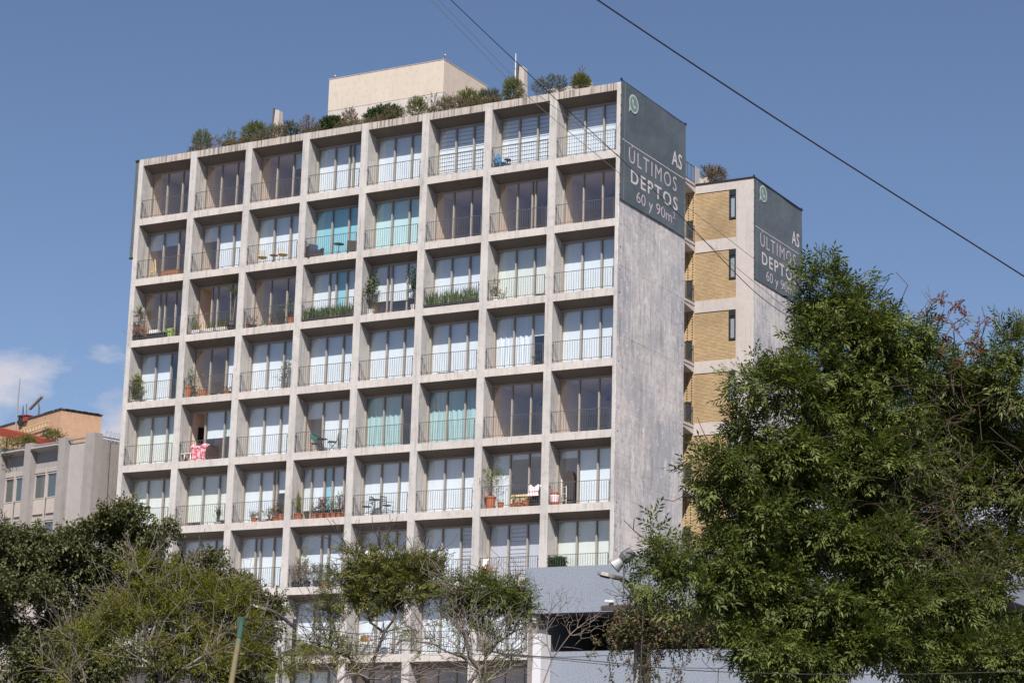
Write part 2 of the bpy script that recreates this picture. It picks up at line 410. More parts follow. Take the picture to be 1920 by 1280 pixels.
# windows -----------------------------------------------------------
XL = TF/2                                   # left side of a bay opening, relative to the bay
BW = W-TF
ZT, ZB = -.235, -3+.335                     # head and floor relative to zr(r)
MU = .058
full3 = [1/3, 2/3]
def window_frame_mesh(mull):
    b = MB(); y0, y1 = YF-.02, YF+.07
    b.box(0, .07, y0-.02, y1, ZB, ZT); b.box(BW-.06, BW, y0, y1, ZB, ZT)
    b.box(.07, BW-.06, y0, y1, ZT-.07, ZT-.002); b.box(.07, BW-.06, y0, y1, ZB-.002, ZB+.05)
    for f in mull:
        x = .07+(BW-.13)*f; b.box(x-MU/2, x+MU/2, y0-.008, y1+.008, ZB+.05, ZT-.07)
    return b
fcache = {}
def frame_mesh(mull):
    k = tuple(mull)
    if k not in fcache: fcache[k] = window_frame_mesh(mull).mesh('window', M['alu'])
    return fcache[k]
pcache = {}
def pane_mesh(w):
    k = round(w, 3)
    if k not in pcache: pcache[k] = MB().box(0, w, 0, .008, ZB+.05, ZT-.07).mesh('pane', M['glass'])
    return pcache[k]
def blind_obj(x0, x1, frac, kind, parent, parentloc):
    """roller blind hanging behind one pane; frac = how far it is lowered"""
    h = (ZT-.08)-(ZB+.03); zt = ZT-.05; zbm = zt-h*frac
    y = YF+.16
    key = {'w': 'blind', 'z': 'blind', 'y': 'blind', 'g': 'blindg', 't': 'blindt', 'a': 'blinda', 'T': 'blindteal', 'p': 'blindp', 'b': 'blindb', 'c': 'blind', 'q': 'blindp'}[kind]
    b = MB()
    if kind in 'zyq':                        # day-and-night blind: bands with see-through gaps
        z = zt; bh_, pt_ = {'z': (.160, .188), 'y': (.168, .184), 'q': (.150, .176)}[kind]
        while z > zbm+.01:
            hh = min(bh_, z-zbm); b.box(x0, x1, y, y+.004, z-hh, z); z -= pt_
    elif kind in 'cT':                       # curtain with folds
        n = 28
        for i in range(n+1):
            x = x0+(x1-x0)*i/n; d = .025*math.sin(i*1.7)+.02*math.sin(i*.63+x*5)
            b.v += [(x, y+d*.4, zt), (x+.03*math.sin(i), y+d, (zt+zbm)/2), (x+.05*math.sin(i*.8+x*3), y+d*1.3, zbm)]
        for i in range(n):
            for j in range(2): b.f.append((i*3+j, i*3+j+1, i*3+4+j, i*3+3+j))
    else:
        n = 7; ph = rnd.uniform(0, 6); am = rnd.uniform(.002, .010)
        for i in range(n+1):
            x = x0+(x1-x0)*i/n
            for j in range(4):
                b.v.append((x, y+am*math.sin(ph+i*.9)*j/3, zt+(zbm-zt)*j/3))
        for i in range(n):
            for j in range(3): b.f.append((i*4+j, i*4+j+1, i*4+5+j, i*4+4+j))
        b.box(x0, x1, y-.012, y+.012, zbm-.025, zbm)
    o = b.build('blind', M[key], parent); o.location = parentloc
    return o
# per bay: mullions and, for each pane, (blind kind, how far down); None leaves the room open to view
F = [('w', 1)]*3
D3 = [None]*3
bays = {}
def setrow(r, *specs):
    for c, s in enumerate(specs): bays[(r, c)] = s
def full(kd='w', mull=None, fr=None):
    mull = mull or full3; n = len(mull)+1
    return (mull, [(kd, (fr[i] if fr else 1)) for i in range(n)])
dark = (full3, D3)
setrow(0, dark, dark, (full3, [None, None, ('w', .30)]), full('w', [1/3, .62, .70]), full(), full('z'), full('z'), full('y'))
setrow(1, (full3, [('w', .33), ('w', .27), None]), (full3, [('w', .30), ('w', 1), ('w', 1)]), full(), full('t'), full('a'), dark, (([1/3, .60, .66]), [None]*4), dark)
setrow(2, ([1/3, .45, .68, .86], [None]*5), ([.28, .40, .70], [None]*4), dark, ([1/3, .47, .68, .85], [('w', 1), ('w', 1), ('t', 1), ('w', 1), ('w', 1)]),
       ([.30, .38, .68], [('w', .68), ('w', .68), ('w', .70), ('w', .68)]), full(), ([1/3, 2/3], [('g', 1), ('g', 1), ('g', .88)]), full())
setrow(3, ([1/3, 2/3], [('w', 1), ('w', .97), None]), ([1/3, 2/3], [None, None, ('w', 1)]), full('w'), full(), full(), full('w', None, [1, 1, 1]), ([1/3, 2/3], [('c', 1), ('c', 1), ('w', .38)]), full())
setrow(4, full('g', None, [1, 1, .97]), ([.30, .70], [None, ('w', .52), ('a', .5)]), full(), (full3, [('w', .30), ('w', 1), ('w', 1)]), (full3, [('T', 1), ('T', 1), None]), full('T'), dark, dark)
setrow(5, full('g', None, [1, .93, .95]), full('g', None, [.89, 1, .88]), ([1/3, .60, 2/3], [('w', 1), ('w', .93), ('w', 1), ('w', .42)]),
       ([.17, .42, .58, .80], [('w', .80), ('w', .80), ('t', .80), ('w', .80), ('w', .92)]), full(), full(), (full3, [('w', 1), ('w', .08), ('w', .05)]), (full3, [('w', .12), ('w', 1), ('w', 1)]))
setrow(6, full('g'), full(), ([.30, .40, 2/3], [('w', .66), ('w', 1), ('w', 1), ('w', 1)]), ([.42, .56, .85], [('w', 1), ('w', 1), ('w', 1), ('w', .62)]),
       (full3, [('p', .6), ('p', .5), ('p', .5)]), (full3, [('w', 1), ('w', 1), ('q', 1)]), (full3, [('p', 1), ('q', 1), ('p', 1)]), full('g'))
setrow(7, full(), full(), full(), full(), full(), full(), full(), full())
setrow(8, dark, dark, dark, full('g'), dark, dark, dark, dark)

# railings: one of each, then copied
def railing_meshes():
    z0 = ZB+.105; z1 = ZB+.93; y = .075; xa, xb = .03, BW-.10
    f = MB(); r_ = .013
    f.box(xa, xb, y-.012, y+.012, z1-.022, z1); f.box(xa, xb, y-.011, y+.011, z0-.018, z0)
    for x in (xa, xb): f.box(x-.014, x+.014, y-.012, y+.012, z0-.10, z1)
    for t in (.33, .66): f.box(xa+(xb-xa)*t-.010, xa+(xb-xa)*t+.010, y-.010, y+.010, ZB-.01, z0-.018)
    for z in (z0+.04, z1-.17):
        f.box(xa-.05, xa+.02, y-.03, y+.03, z, z+.05); f.box(xb, BW+.005, y-.02, y+.02, z+.005, z+.035)
    f.tube([(xa+.02, y, z1-.3), (xa+.02, y+.5, z0)], .008, 4)
    b = MB(); n = 24
    for i in range(1, n):
        x = xa+(xb-xa)*i/n; b.box(x-.0055, x+.0055, y-.0055, y+.0055, z0, z1-.022)
    return f.mesh('railing', M['greymetal']), b.mesh('balusters', M['greymetal'])
rail_me, bal_me = railing_meshes()
norail = {(8, c) for c in range(NC)}
for (r, c), (mull, blinds) in sorted(bays.items()):
    loc = (c*W+XL, 0, zr(r))
    w = inst('window', frame_mesh(mull), A, loc)
    xs = [0]+list(mull)+[1]; X = lambda f: .07+(BW-.13)*f
    for i in range(len(xs)-1):
        a = X(xs[i])+(MU/2 if i else 0); b_ = X(xs[i+1])-(MU/2 if i < len(xs)-2 else 0)
        if (r, c) == (4, 1) and i == 0: continue            # this door stands wide open
        if (r, c) == (2, 1) and i == 0: continue
        inst('pane', pane_mesh(b_-a), w, (a, YF+.02, 0))
        if i < len(blinds) and blinds[i]:
            blind_obj(a-.015, b_+.015, blinds[i][1], blinds[i][0], w, (0, 0, 0))
    if (r, c) not in norail:
        rl = inst('railing', rail_me, A, loc); inst('balusters', bal_me, rl)
    # the room behind: back wall with a dark doorway, side walls lined in paint
    z0, z1 = zr(r)+ZB-.03, zr(r)+ZT+.03
    x0, x1 = c*W+TF/2, (c+1)*W-TF/2
    yb = 4.6 if (c+r) % 3 else 5.6
    rm = MB()
    rm.box(x0+.002, x0+.02, YF+.08, yb, z0, z1).box(x1-.02, x1-.002, YF+.08, yb, z0, z1)
    dx = x0+.55+((c*7+r*5) % 4)*.35
    rm.box(x0+.02, dx, yb, yb+.1, z0, z1).box(dx+.85, x1-.02, yb, yb+.1, z0, z1).box(dx, dx+.85, yb, yb+.1, z1-.55, z1)
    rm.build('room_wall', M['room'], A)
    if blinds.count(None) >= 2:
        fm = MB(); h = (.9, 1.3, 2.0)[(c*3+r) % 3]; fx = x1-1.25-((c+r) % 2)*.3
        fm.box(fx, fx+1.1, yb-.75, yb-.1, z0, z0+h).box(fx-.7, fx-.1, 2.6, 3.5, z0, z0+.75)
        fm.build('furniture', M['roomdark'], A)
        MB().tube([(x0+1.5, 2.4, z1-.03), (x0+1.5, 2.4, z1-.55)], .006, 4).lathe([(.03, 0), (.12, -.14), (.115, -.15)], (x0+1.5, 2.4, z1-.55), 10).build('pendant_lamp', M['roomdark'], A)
# wall-mounted screen in the open room of the fifth row
tv = atX(387, 819, W+TF/2+.06); MB().box(W+TF/2+.03, W+TF/2+.09, tv.y-.62, tv.y+.62, tv.z-.36, tv.z+.36).build('television', M['dark'], A)

# rooftop volume ----------------------------------------------------
py0 = 2.5; a_ = at(618, 150, py0); b_ = at(833, 112, py0)
px0, px1, pzt = a_.x, b_.x, (a_.z+b_.z)/2
pzm = GZ+2.26
MB().box(px0, px1, py0, py0+4.0, GZ+.25, pzm).build('rooftop_wall', M['pentw'], A)
MB().box(px0-.004, px1+.012, py0-.012, py0+4.01, pzm, pzt).build('rooftop_wall', M['pent'], A)
dt = MB()
for i in range(11):
    for j, z in enumerate((pzt-.35, pzt-.9)):
        dt.tube([(px0+.35+i*.57+j*.1, py0-.010, z), (px0+.35+i*.57+j*.1, py0-.018, z)], .022, 6)
dt.build('tie_hole', mat('hole_shade', (.28, .22, .17), .9), A, kind='stuff')
MB().box(px0-.03, px1+.03, py0-.03, py0+4.03, pzt, pzt+.03).build('coping', M['whitewall'], A)
for px_, py_ in ((627, 148), (833, 109)):
    p = at(px_, py_, py0+.1); lm = MB(); lm.box(p.x-.03, p.x+.03, py0+.05, py0+.11, pzt+.03, p.z+.06).tube([(p.x, py0+.08, p.z+.06), (p.x+.12, py0-.02, p.z+.1)], .04, 7)
    lm.build('camera_bracket', M['steel'], A)
# low parapet walls seen between the plants
for (xa, xb, h) in ((2.4, 8.9, .62), (15.6, 20.3, .72), (21.4, 23.6, .95)):
    MB().box(xa, xb, 1.75, 1.9, GZ+.28, GZ+.30+h).build('roof_parapet', M['whitewall'], A)
MB().box(1.9, 24.0, .52, .60, GZ+.28, GZ+.48).build('roof_kerb', M['whitewall'], A)
MB().box(1.9, 24.0, 1.35, 1.43, GZ+.28, GZ+.48).build('roof_kerb', M['whitewall'], A)
sm = mat('planter_soil', (.06, .045, .03), .95)
MB().box(1.9, 24.0, .60, 1.35, GZ+.29, GZ+.45).build('planting_bed', sm, A)
for n_, (pb, ptp) in enumerate((((520, 246), (519, 207)), ((979, 162), (976, 126)))):
    b0 = at(*pb, 3.0); t0 = at(*ptp, 3.0)
    b = MB(); w0, w1 = .24, .14
    b.add([(b0.x-w0, 2.8, GZ+.3), (b0.x+w0, 2.8, GZ+.3), (b0.x+w0, 3.2, GZ+.3), (b0.x-w0, 3.2, GZ+.3),
           (b0.x-w1+.06, 2.85, t0.z), (b0.x+w1+.02, 2.85, t0.z-.09), (b0.x+w1+.02, 3.15, t0.z-.09), (b0.x-w1+.06, 3.15, t0.z)],
          [(0, 3, 2, 1), (4, 5, 6, 7), (0, 1, 5, 4), (1, 2, 6, 5), (2, 3, 7, 6), (3, 0, 4, 7)])
    o = b.build('stub_column', M['whitewall'], A)
    MB().box(b0.x-w0-.03, b0.x-w0+.05, 2.9, 3.05, GZ+.3, t0.z+.10).build('steel_angle', M['greymetal'], o)
mb_ = at(965.5, 165, 3.0); mt_ = at(965.5, 101, 3.0)
ms_ = empty('rooftop_mast', (mb_.x, 3.0, GZ+.3), 'thin pale lightning rod mast beside the right concrete stub on the roof', 'mast')
hh_ = mt_.z-GZ-.3
MB().tube([(0, 0, 0), (0, 0, hh_*.7), (0, 0, hh_)], [.035, .028, .014], 8).build('mast_pole', M['white'], ms_)
MB().tube([(-.14, 0, hh_*.76), (.16, 0, hh_*.80)], .018, 6).tube([(0, -.12, hh_*.79), (0, .12, hh_*.79)], .016, 6).build('crossbar', M['steel'], ms_)

# ------------------------------------------------------------------ banners
def text_mesh(body, size, weight=0.0, sx=1.0, spacing=1.0):
    cu = bpy.data.curves.new('lettering', 'FONT'); cu.body = body; cu.size = size; cu.offset = weight; cu.space_character = spacing
    cu.fill_mode = 'BOTH'; cu.extrude = .0006; cu.resolution_u = 3
    o = bpy.data.objects.new('lettering', cu); col.objects.link(o)
    dg = bpy.context.evaluated_depsgraph_get(); dg.update(); me = bpy.data.meshes.new_from_object(o.evaluated_get(dg))
    bpy.data.objects.remove(o); return me
def fit_text(body, ya, yb, za, zc, surf, parent, material, weight=0.0, spacing=1.0):
    """lettering on a wall facing +x; it fills y from ya to yb and z from za to zc"""
    me = text_mesh(body, 1.0, weight, spacing=spacing)
    bmt = bmesh.new(); bmt.from_mesh(me); bmesh.ops.triangulate(bmt, faces=bmt.faces); bmt.to_mesh(me); bmt.free()
    co = np.empty(len(me.vertices)*3); me.vertices.foreach_get('co', co); co = co.reshape(-1, 3)
    mn, mxx = co.min(0), co.max(0)
    out = np.empty_like(co)
    out[:, 1] = ya+(co[:, 0]-mn[0])/(mxx[0]-mn[0])*(yb-ya)
    out[:, 2] = za+(co[:, 1]-mn[1])/(mxx[1]-mn[1])*(zc-za)
    out[:, 0] = [surf(q[1], q[2])+.006+t for q, t in zip(out, co[:, 2]-mn[2])]
    me.vertices.foreach_set('co', out.ravel()); me.materials.clear(); me.materials.append(material); me.update()
    o = bpy.data.objects.new('lettering', me); col.objects.link(o); o.parent = parent
    return o
bm_ = mat('slate_vinyl', (.080, .120, .130), .5, spec=.5); nt = bm_.node_tree
P = worldpos(nt)
cc = mixc(nt, (.068, .084, .094), (.098, .115, .125), ramp(nt, noise(nt, P, .6, 4, .5), [(.4, 0), (.7, 1)]))
nt.links.new(cc, nt.nodes['Principled BSDF'].inputs['Base Color'])
bump(nt, noise(nt, P, 1.1, 3, .5, sc=(1, 1, 1)), .6, .12)
lw = mat('banner_white_print', (.50, .47, .47), .6); lwp = mat('banner_rose_print', (.42, .37, .39), .6); lp = mat('banner_mint_print', (.36, .44, .41), .6); lgn = mat('banner_green_print', (.14, .20, .19), .6)
def banner(y0, y1, ztop, zbot, xw, label):
    B = empty('advertising_banner', (xw, y0, zbot), label, 'banner', 'apartment sale banners on the end walls')
    B.location = (0, 0, 0)
    n, mz = 26, 22
    v = []; f = []
    fold = lambda t, s: .009*math.sin(s*8+t*3)+.008*math.sin(t*12+s*2)
    surf = lambda y, z: xw+.03+fold((y-y0)/(y1-y0), (z-zbot)/(ztop-zbot))
    for i in range(n+1):
        for j in range(mz+1):
            t = i/n; s = j/mz
            sag = .05*math.sin(math.pi*t)*(1-s)*1.0
            v.append((xw+.03+fold(t, s), y0+(y1-y0)*t, zbot+(ztop-zbot)*s+sag*.6))
    for i in range(n):
        for j in range(mz):
            a = i*(mz+1)+j; f.append((a, a+mz+1, a+mz+2, a+1))
    k = len(v); v += [(x-.012, y, z) for x, y, z in v[:k]]; f += [tuple(k+i for i in reversed(q)) for q in f]
    MB().add(v, f).build('vinyl_sheet', bm_, B, smooth=True)
    ed = MB(); ed.tube([(xw+.03, y0-.02, ztop+.02), (xw+.03, y1+.02, ztop+.02)], .014, 6).tube([(xw+.03, y0-.02, zbot+.01), (xw+.03, y1+.02, zbot-.0)], .010, 6)
    for y in (y0, y1):
        ed.box(xw-.02, xw+.05, y-.05, y+.05, ztop-.02, ztop+.09)
    for i in range(12):
        z = zbot+(ztop-zbot)*(i+.5)/12
        ed.box(xw, xw+.04, y0-.02, y0+.0, z-.01, z+.01); ed.box(xw, xw+.04, y1, y1+.02, z-.01, z+.01)
    ed.build('fixing_rail', M['black'], B)
    xs = xw+.048
    MB().box(xs-.004, xs, y0+.30, y0+.33, zbot+.05, ztop-.03).build('welded_seam', lgn, B)
    L = lambda q: y0+q*(y1-y0)/6.49; Z = lambda z: GZ+z
    fit_text('AS', L(5.05), L(6.08), Z(-1.86), Z(-1.15), surf, B, lw, .012, 1.05)
    fit_text('ÚLTIMOS', L(.78), L(5.60), Z(-2.99), Z(-2.16), surf, B, lwp, .0, 1.25)
    fit_text('DEPTOS', L(.98), L(5.73), Z(-3.86), Z(-3.24), surf, B, lw, .014, 1.25)
    fit_text('60 y 90m', L(1.55), L(5.12), Z(-4.72), Z(-4.05), surf, B, lwp, .0, 1.0)
    fit_text('2', L(5.22), L(5.48), Z(-4.28), Z(-3.99), surf, B, lwp, .0)
    rb_ = MB()
    for i in range(40):
        ya_, yb_ = L(.12+6.22*i/40), L(.12+6.22*(i+1)/40); xa_, xb_ = surf(ya_, Z(-2.16))+.006, surf(yb_, Z(-2.16))+.006
        rb_.add([(xa_, ya_, Z(-2.18)), (xb_, yb_, Z(-2.18)), (xb_, yb_, Z(-2.145)), (xa_, ya_, Z(-2.145))], [(0, 1, 2, 3)])
    rb_.build('printed_rule', lw, B)
    # round chat-bubble mark with a handset
    cy_, cz_ = L(1.15), Z(-.30); b = MB(); n = 28
    pts = [(cy_+.46*math.cos(2*math.pi*i/n), cz_+.42*math.sin(2*math.pi*i/n)) for i in range(n)]
    pts = [p if i != 17 else (cy_-.47, cz_-.50) for i, p in enumerate(pts)]
    b.prism(pts, 'x', xs, xs+.003); b.build('chat_mark', lp, B)
    b = MB(); b.prism([(cy_+(a-cy_)*.80, cz_+(z-cz_)*.80) for a, z in pts if (a, z) != (cy_-.47, cz_-.50)], 'x', xs+.003, xs+.006); b.build('chat_mark_inside', lgn, B)
    b = MB(); hs = [(-.17, .16), (-.09, .20), (-.03, .07), (-.09, .02), (.0, -.09), (.07, -.04), (.19, -.09), (.14, -.18), (.03, -.19), (-.10, -.08), (-.18, .05)]
    b.prism([(cy_+a, cz_+z) for a, z in hs], 'x', xs+.006, xs+.009); b.build('handset_mark', lp, B)
    return B
banner(.03, 6.52, GZ+.42, GZ-4.86, XR, 'large slate grey sale banner hung over the end wall of the front block')
Y2 = 14.42
banner(Y2+.02, Y2+6.15, GZ+.26, GZ-4.83, XR-.02, 'slate grey sale banner on the end wall of the rear block with yellow brick')
SB = empty('side_banner', (0, 0, 0), 'thin slate banner seen edge-on at the top left corner of the block', 'banner')
MB().box(-.30, -.27, .02, 6.5, GZ-4.6, GZ+.30).build('vinyl_sheet', bm_, SB)
MB().box(-.30, -.06, -.03, .05, GZ+.24, GZ+.33).box(-.3, -.06, -.02, .02, GZ-4.62, GZ-4.55).build('fixing_rail', M['black'], SB)
MB().box(-.27, -.10, .005, .015, GZ-4.6, GZ+.24).build('vinyl_return', bm_, SB)

# ------------------------------------------------------------------ rear block with yellow brick
Bk = empty('rear_block', (0, 0, 0), 'pale concrete rear block with yellow brick panels and slit windows', 'building')
zt2 = GZ+.22
MB().box(0, XR-.02, Y2+.30, Y2+6.2, 0, zt2-.02).build('core', M['blockconc'], Bk)
MB().box(25.0, XR-.02, Y2, Y2+.32, 0, zt2).build('column', M['blockconc'], Bk)
sw = MB(); yss = [0, 1.55, 3.1, 4.65, 6.2]; zz = zt2; k = 0
while zz > 1:
    for j in range(4):
        off = rnd.uniform(.001, .006)
        MB().box(XR-.025, XR-.012+off, Y2+yss[j]+.003, Y2+yss[j+1]-.003, max(0, zz-3)+.003, zz-.003).build('wall_panel', M['side'], Bk)
    zz -= 3
cp = MB(); cp.box(22.84, XR+.03, Y2-.05, Y2+.02, zt2-.01, zt2+.045).box(XR-.08, XR+.04, Y2-.04, Y2+6.25, zt2+.0, zt2+.05).box(22.84, XR-.08, Y2+.02, Y2+6.2, zt2-.015, zt2+.03)
cp.build('roof_flashing', M['black'], Bk)
nbrick = 0; bricks_left = MB()
bl, bh = .30, .068
bmesh_ = MB().box(0, bl-.006, 0, .11, 0, bh-.012).mesh('brick', M['brick'])
hbr = MB().box(0, bl/2-.006, 0, .11, 0, bh-.012).mesh('brick', M['brick'])
slitn = 0
for r in range(10):
    zt = GZ-.235-3*r; zbm = GZ-2.655-3*r
    if zt < 1: break
    MB().box(22.84, 25.0, Y2+.002, Y2+.30, zt, (zt2 if r == 0 else zt+.58)-.003).build('concrete_band', M['blockconc'], Bk)
    bk = MB().box(22.86, 24.64, Y2+.05, Y2+.28, zbm, zt).box(24.64, 24.99, Y2+.05, Y2+.28, zbm, zt-1.50).build('brick_panel', M['mortar'], Bk)
    rows = int((zt-zbm)/bh)
    for i in range(rows):
        z = zbm+i*bh; x = 22.845 if i % 2 else 22.845-bl/2
        while x < 24.995:
            xa = max(x, 22.845); xb = min(x+bl, 24.995)
            if z+bh > zt-1.50: xb = min(xb, 24.63)
            if xb-xa > .04:
                dy = rnd.uniform(0, .006)
                if nbrick < 300 and xb-xa > bl-.01:
                    inst('brick', bmesh_, bk, (xa, Y2+.012+dy, z)); nbrick += 1
                else:
                    bricks_left.box(xa, xb-.006, Y2+.012+dy, Y2+.1, z, z+bh-.012)
            x += bl
    # slit window with a black head panel
    w = MB(); w.box(24.645, 24.70, Y2-.02, Y2+.20, zt-1.50, zt-.005).box(24.945, 24.998, Y2-.02, Y2+.20, zt-1.50, zt-.005)
    w.box(24.70, 24.945, Y2-.015, Y2+.2, zt-.30, zt-.005).box(24.70, 24.945, Y2-.02, Y2+.2, zt-1.50, zt-1.40)
    w = w.build('window', M['black'], Bk)
    MB().box(24.70, 24.945, Y2+.06, Y2+.07, zt-1.40, zt-.30).build('pane', M['glass'], w)
    MB().box(24.70, 24.945, Y2+.09, Y2+.10, zt-1.40, zt-.30).build('blind', mat('frosted_film', (.30, .33, .36), .8) if r == 0 else bpy.data.materials['frosted_film'], w)
    # walk-out balcony between the blocks
    if r < 9:
        zs = GZ+.28-3*r
        s = MB(); s.prism([(12.6, zs-.12), (Y2-.004, zs-.12), (Y2-.004, zs), (12.6, zs)], 'x', 18.4, 22.85)
        s.prism([(12.6, zs-.13), (Y2-.1, zs-.42), (Y2-.004, zs-.42), (Y2-.004, zs-.12), (12.6, zs-.12)], 'x', 18.45, 22.82).build('balcony_slab', M['blockconc'], Bk)
        rb = MB(); z1 = zs+.86
        for y in np.linspace(12.65, Y2-.05, 3 if r else 5): rb.box(22.80, 22.83, y-.014, y+.014, zs-.05, z1)
        rb.box(22.80, 22.83, 12.65, Y2-.03, z1-.03, z1).box(22.80, 22.83, 12.65, Y2-.03, zs+.06, zs+.085)
        for y in np.arange(12.75, Y2-.05, .115): rb.box(22.811, 22.819, y-.004, y+.004, zs+.06, z1-.02)
        rb.box(18.5, 22.83, 12.64, 12.67, z1-.03, z1)
        for x in np.arange(18.5, 22.8, .115): rb.box(x-.005, x+.005, 12.65, 12.66, zs+.02, z1)
        rb.build('balcony_railing', M['greymetal'], Bk)
    if r < 9 and True:
        MB().box(22.40, 22.76, Y2-.12, Y2-.06, GZ-2.42-3*r, GZ-1.60-3*r).box(22.42, 22.46, Y2-.11, Y2-.07, GZ-2.68-3*r, GZ-2.42-3*r).box(22.70, 22.74, Y2-.11, Y2-.07, GZ-2.68-3*r, GZ-2.42-3*r).build('equipment_box', M['black'], Bk)
    # perforated brick screen: courses with square holes
    zl_ = zbm; p = MB(); xs_ = [18.4, 22.43, 22.505, 22.685, 22.755, 22.845]
    p.box(18.4, 22.20, Y2+.004, Y2+.12, zl_, zt+.1)
    p.box(22.20, 22.845, Y2+.004, Y2+.12, zl_, zt-1.42)
    z = zt-1.42; i = 0
    while z < zt-.0:
        p.box(22.20, 22.845, Y2+.006, Y2+.12, z, z+.062)
        for a, b2 in ((22.20, 22.43), (22.505, 22.685), (22.755, 22.845)): p.box(a, b2, Y2+.004, Y2+.12, z+.062, z+.128)
        z += .128
    p.box(18.4, 22.845, Y2+.004, Y2+.12, z, GZ+.15-3*r)
    p.build('perforated_brick_screen', M['brick'], Bk)
    MB().box(18.4, 22.84, Y2+.24, Y2+.29, zl_, zt+.1).build('screen_backing', M['roomdark'], Bk)
bricks_left.build('brick', M['brick'], Bk, kind='stuff')
MB().box(0, 18.4, Y2, Y2+.3, 0, zt2-.03).build('front_wall', M['blockconc'], Bk)
MB().box(22.72, 23.3, Y2+.5, Y2+1.2, zt2, zt2+.50).build('rooftop_planter', M['whitewall'], Bk)
MB().box(22.80, 22.84, Y2-.02, Y2+.5, zt2, zt2+.95).build('rooftop_post', M['blockconc'], Bk)

# ------------------------------------------------------------------ building next door (left)
kL = (at(161, 815, 1).y-CAMP[1])/(at(161, 815, -3).y-CAMP[1])
kL = (at(161, 815, 1)-Vector(CAMP)).length/(at(161, 815, -3)-Vector(CAMP)).length
PL = at(161, 815, 1); aL = R(-12)
zl = lambda z: CAMP[2]+(z-(CAMP[2]-GZ))*kL          # heights measured on the nearer plane
L = empty('neighbour_building', (PL.x, PL.y, 0), 'grey office building with square piers and ribbon windows left of the grid block', 'building', rz=aL)
M['rough'] = concrete('rough_grey_stucco', (.34, .31, .295), (.25, .23, .215), .6, .35, .6, 12)
M['pier'] = concrete('pier_render', (.36, .335, .325), (.29, .27, .26), .5, .3)
M['paler'] = concrete('pale_wall_render', (.44, .42, .40), (.37, .35, .335), .5, .25)
M['spand'] = concrete('spandrel_panel', (.50, .455, .42), (.42, .38, .35), .4, .2)
M['wallshade'] = concrete('fascia_render', (.36, .35, .35), (.3, .29, .29), .4, .2)
k_ = kL
ztop = zl(-13.72)
MB().box(-9*k_, .0, .42, 9, 0, zl(-14.15)).build('wall', M['paler'], L)
MB().box(.0, .695*k_, .44, 11.5, 0, zl(-13.92)).build('side_wall', M['rough'], L)
pier_s = [(-9.3, -8.72), (-6.95, -6.37), (-4.59, -4.06), (-1.99, -1.50), (.0, .70)]
for i, (s0, s1) in enumerate(pier_s):
    MB().box(s0*k_, s1*k_, 0 if i < 4 else -.02, .46, 0, ztop+.02).build('pier', M['pier'], L)
MB().box(-1.50*k_, 0, .30, .44, 0, zl(-13.98)).build('plain_wall', M['paler'], L)
hw = [zl(v) for v in (-13.95, -14.08)]
bay_s = [(-8.72, -6.95), (-6.37, -4.59), (-4.06, -1.99)]
for s0, s1 in bay_s:
    a, b = s0*k_+.003, s1*k_-.003
    MB().prism([(-.10, zl(-14.02)), (.42, zl(-14.16)), (.42, zl(-13.92)), (-.10, zl(-13.95))], 'x', a, b).build('canopy_slab', M['paler'], L)
    MB().box(a, b, .36, .415, zl(-14.95), zl(-14.10)).build('fascia_panel', M['wallshade'], L)
    for zt, zb_ in ((-15.19, -16.33), (-17.46, -18.7), (-19.9, -21.1), (-22.3, -23.5)):
        # ledge mouldings above each ribbon, then window, then white spandrel
        m_ = MB()
        for q in range(3): m_.box(a, b, .30+q*.02, .42, zl(zt+.05+q*.075)+.008, zl(zt+.05+(q+1)*.075)-.008)
        m_.build('ledge_moulding', M['spand'], L)
        mid = a+(b-a)*.46
        w = MB(); y0, y1 = .33, .40
        zt_, zz_ = zl(zt), zl(zb_)
        w.box(a, b, y0, y1, zt_-.03, zt_+.02).box(a, b, y0, y1, zz_-.03, zz_+.02).box(a, a+.05, y0, y1, zz_+.02, zt_-.03).box(b-.05, b, y0, y1, zz_+.02, zt_-.03)
        w.box(mid-.045, mid+.045, y0-.05, y1, zz_+.02, zt_-.03)
        w = w.build('window', M['spand'], L)
        for x0, x1, nm in ((a+.05, mid-.045, 0), (mid+.045, b-.05, 1)):
            MB().box(x0, x1, .37, .375, zz_+.02, zt_-.03).build('pane', M['glass'], w)
            MB().box(x0, x1, .41, .416, zz_+.02, zt_-.03).build('blind', bpy.data.materials.get('office_blind%d' % nm) or mat('office_blind%d' % nm, ((.085, .085, .07), (.045, .065, .075))[nm], .7), w)
        MB().box(a, mid-.05, .345, .41, zl(zb_-.74), zz_-.035).build('spandrel', M['spand'], L)
        MB().box(mid+.05, b, .345, .41, zl(zb_-.74), zz_-.035).build('spandrel', M['spand'], L)
    MB().box(a+(b-a)*.46-.03, a+(b-a)*.46+.03, .24, .30, 0, zl(-14.9)).build('drain_pipe', M['spand'], L)
rl = MB()
for s0, s1 in ((-8.72, -6.95), (-6.37, -4.59), (-4.06, -1.99), (-1.50, 0)):
    rl.tube([(s0*k_, .2, ztop-.10), (s1*k_, .2, ztop-.10)], .045, 8)
rl.tube([(.64*k_, .3, ztop-.1), (.64*k_, 11, ztop-.1)], .035, 8)
for y in np.arange(1, 11, 1.6): rl.tube([(.64*k_, y, ztop-.35), (.64*k_, y, ztop-.1)], .02, 6)
rl.build('pipe_rail', M['steel'], L)
MB().box(-9*k_, .64*k_, .42, 9, zl(-14.16), zl(-14.12)).build('roof_surface', M['roofing'], L)
MB().tube([(.73*k_, .9, ztop-.3), (.72*k_, .95, ztop-3), (.71*k_, 1.1, ztop-5.5), (.71*k_, 1.9, ztop-5.6)], .012, 5).tube([(.705*k_, 1.5, ztop-.4), (.705*k_, 1.4, ztop-5)], .008, 5).build('hanging_wire', M['dark'], L)

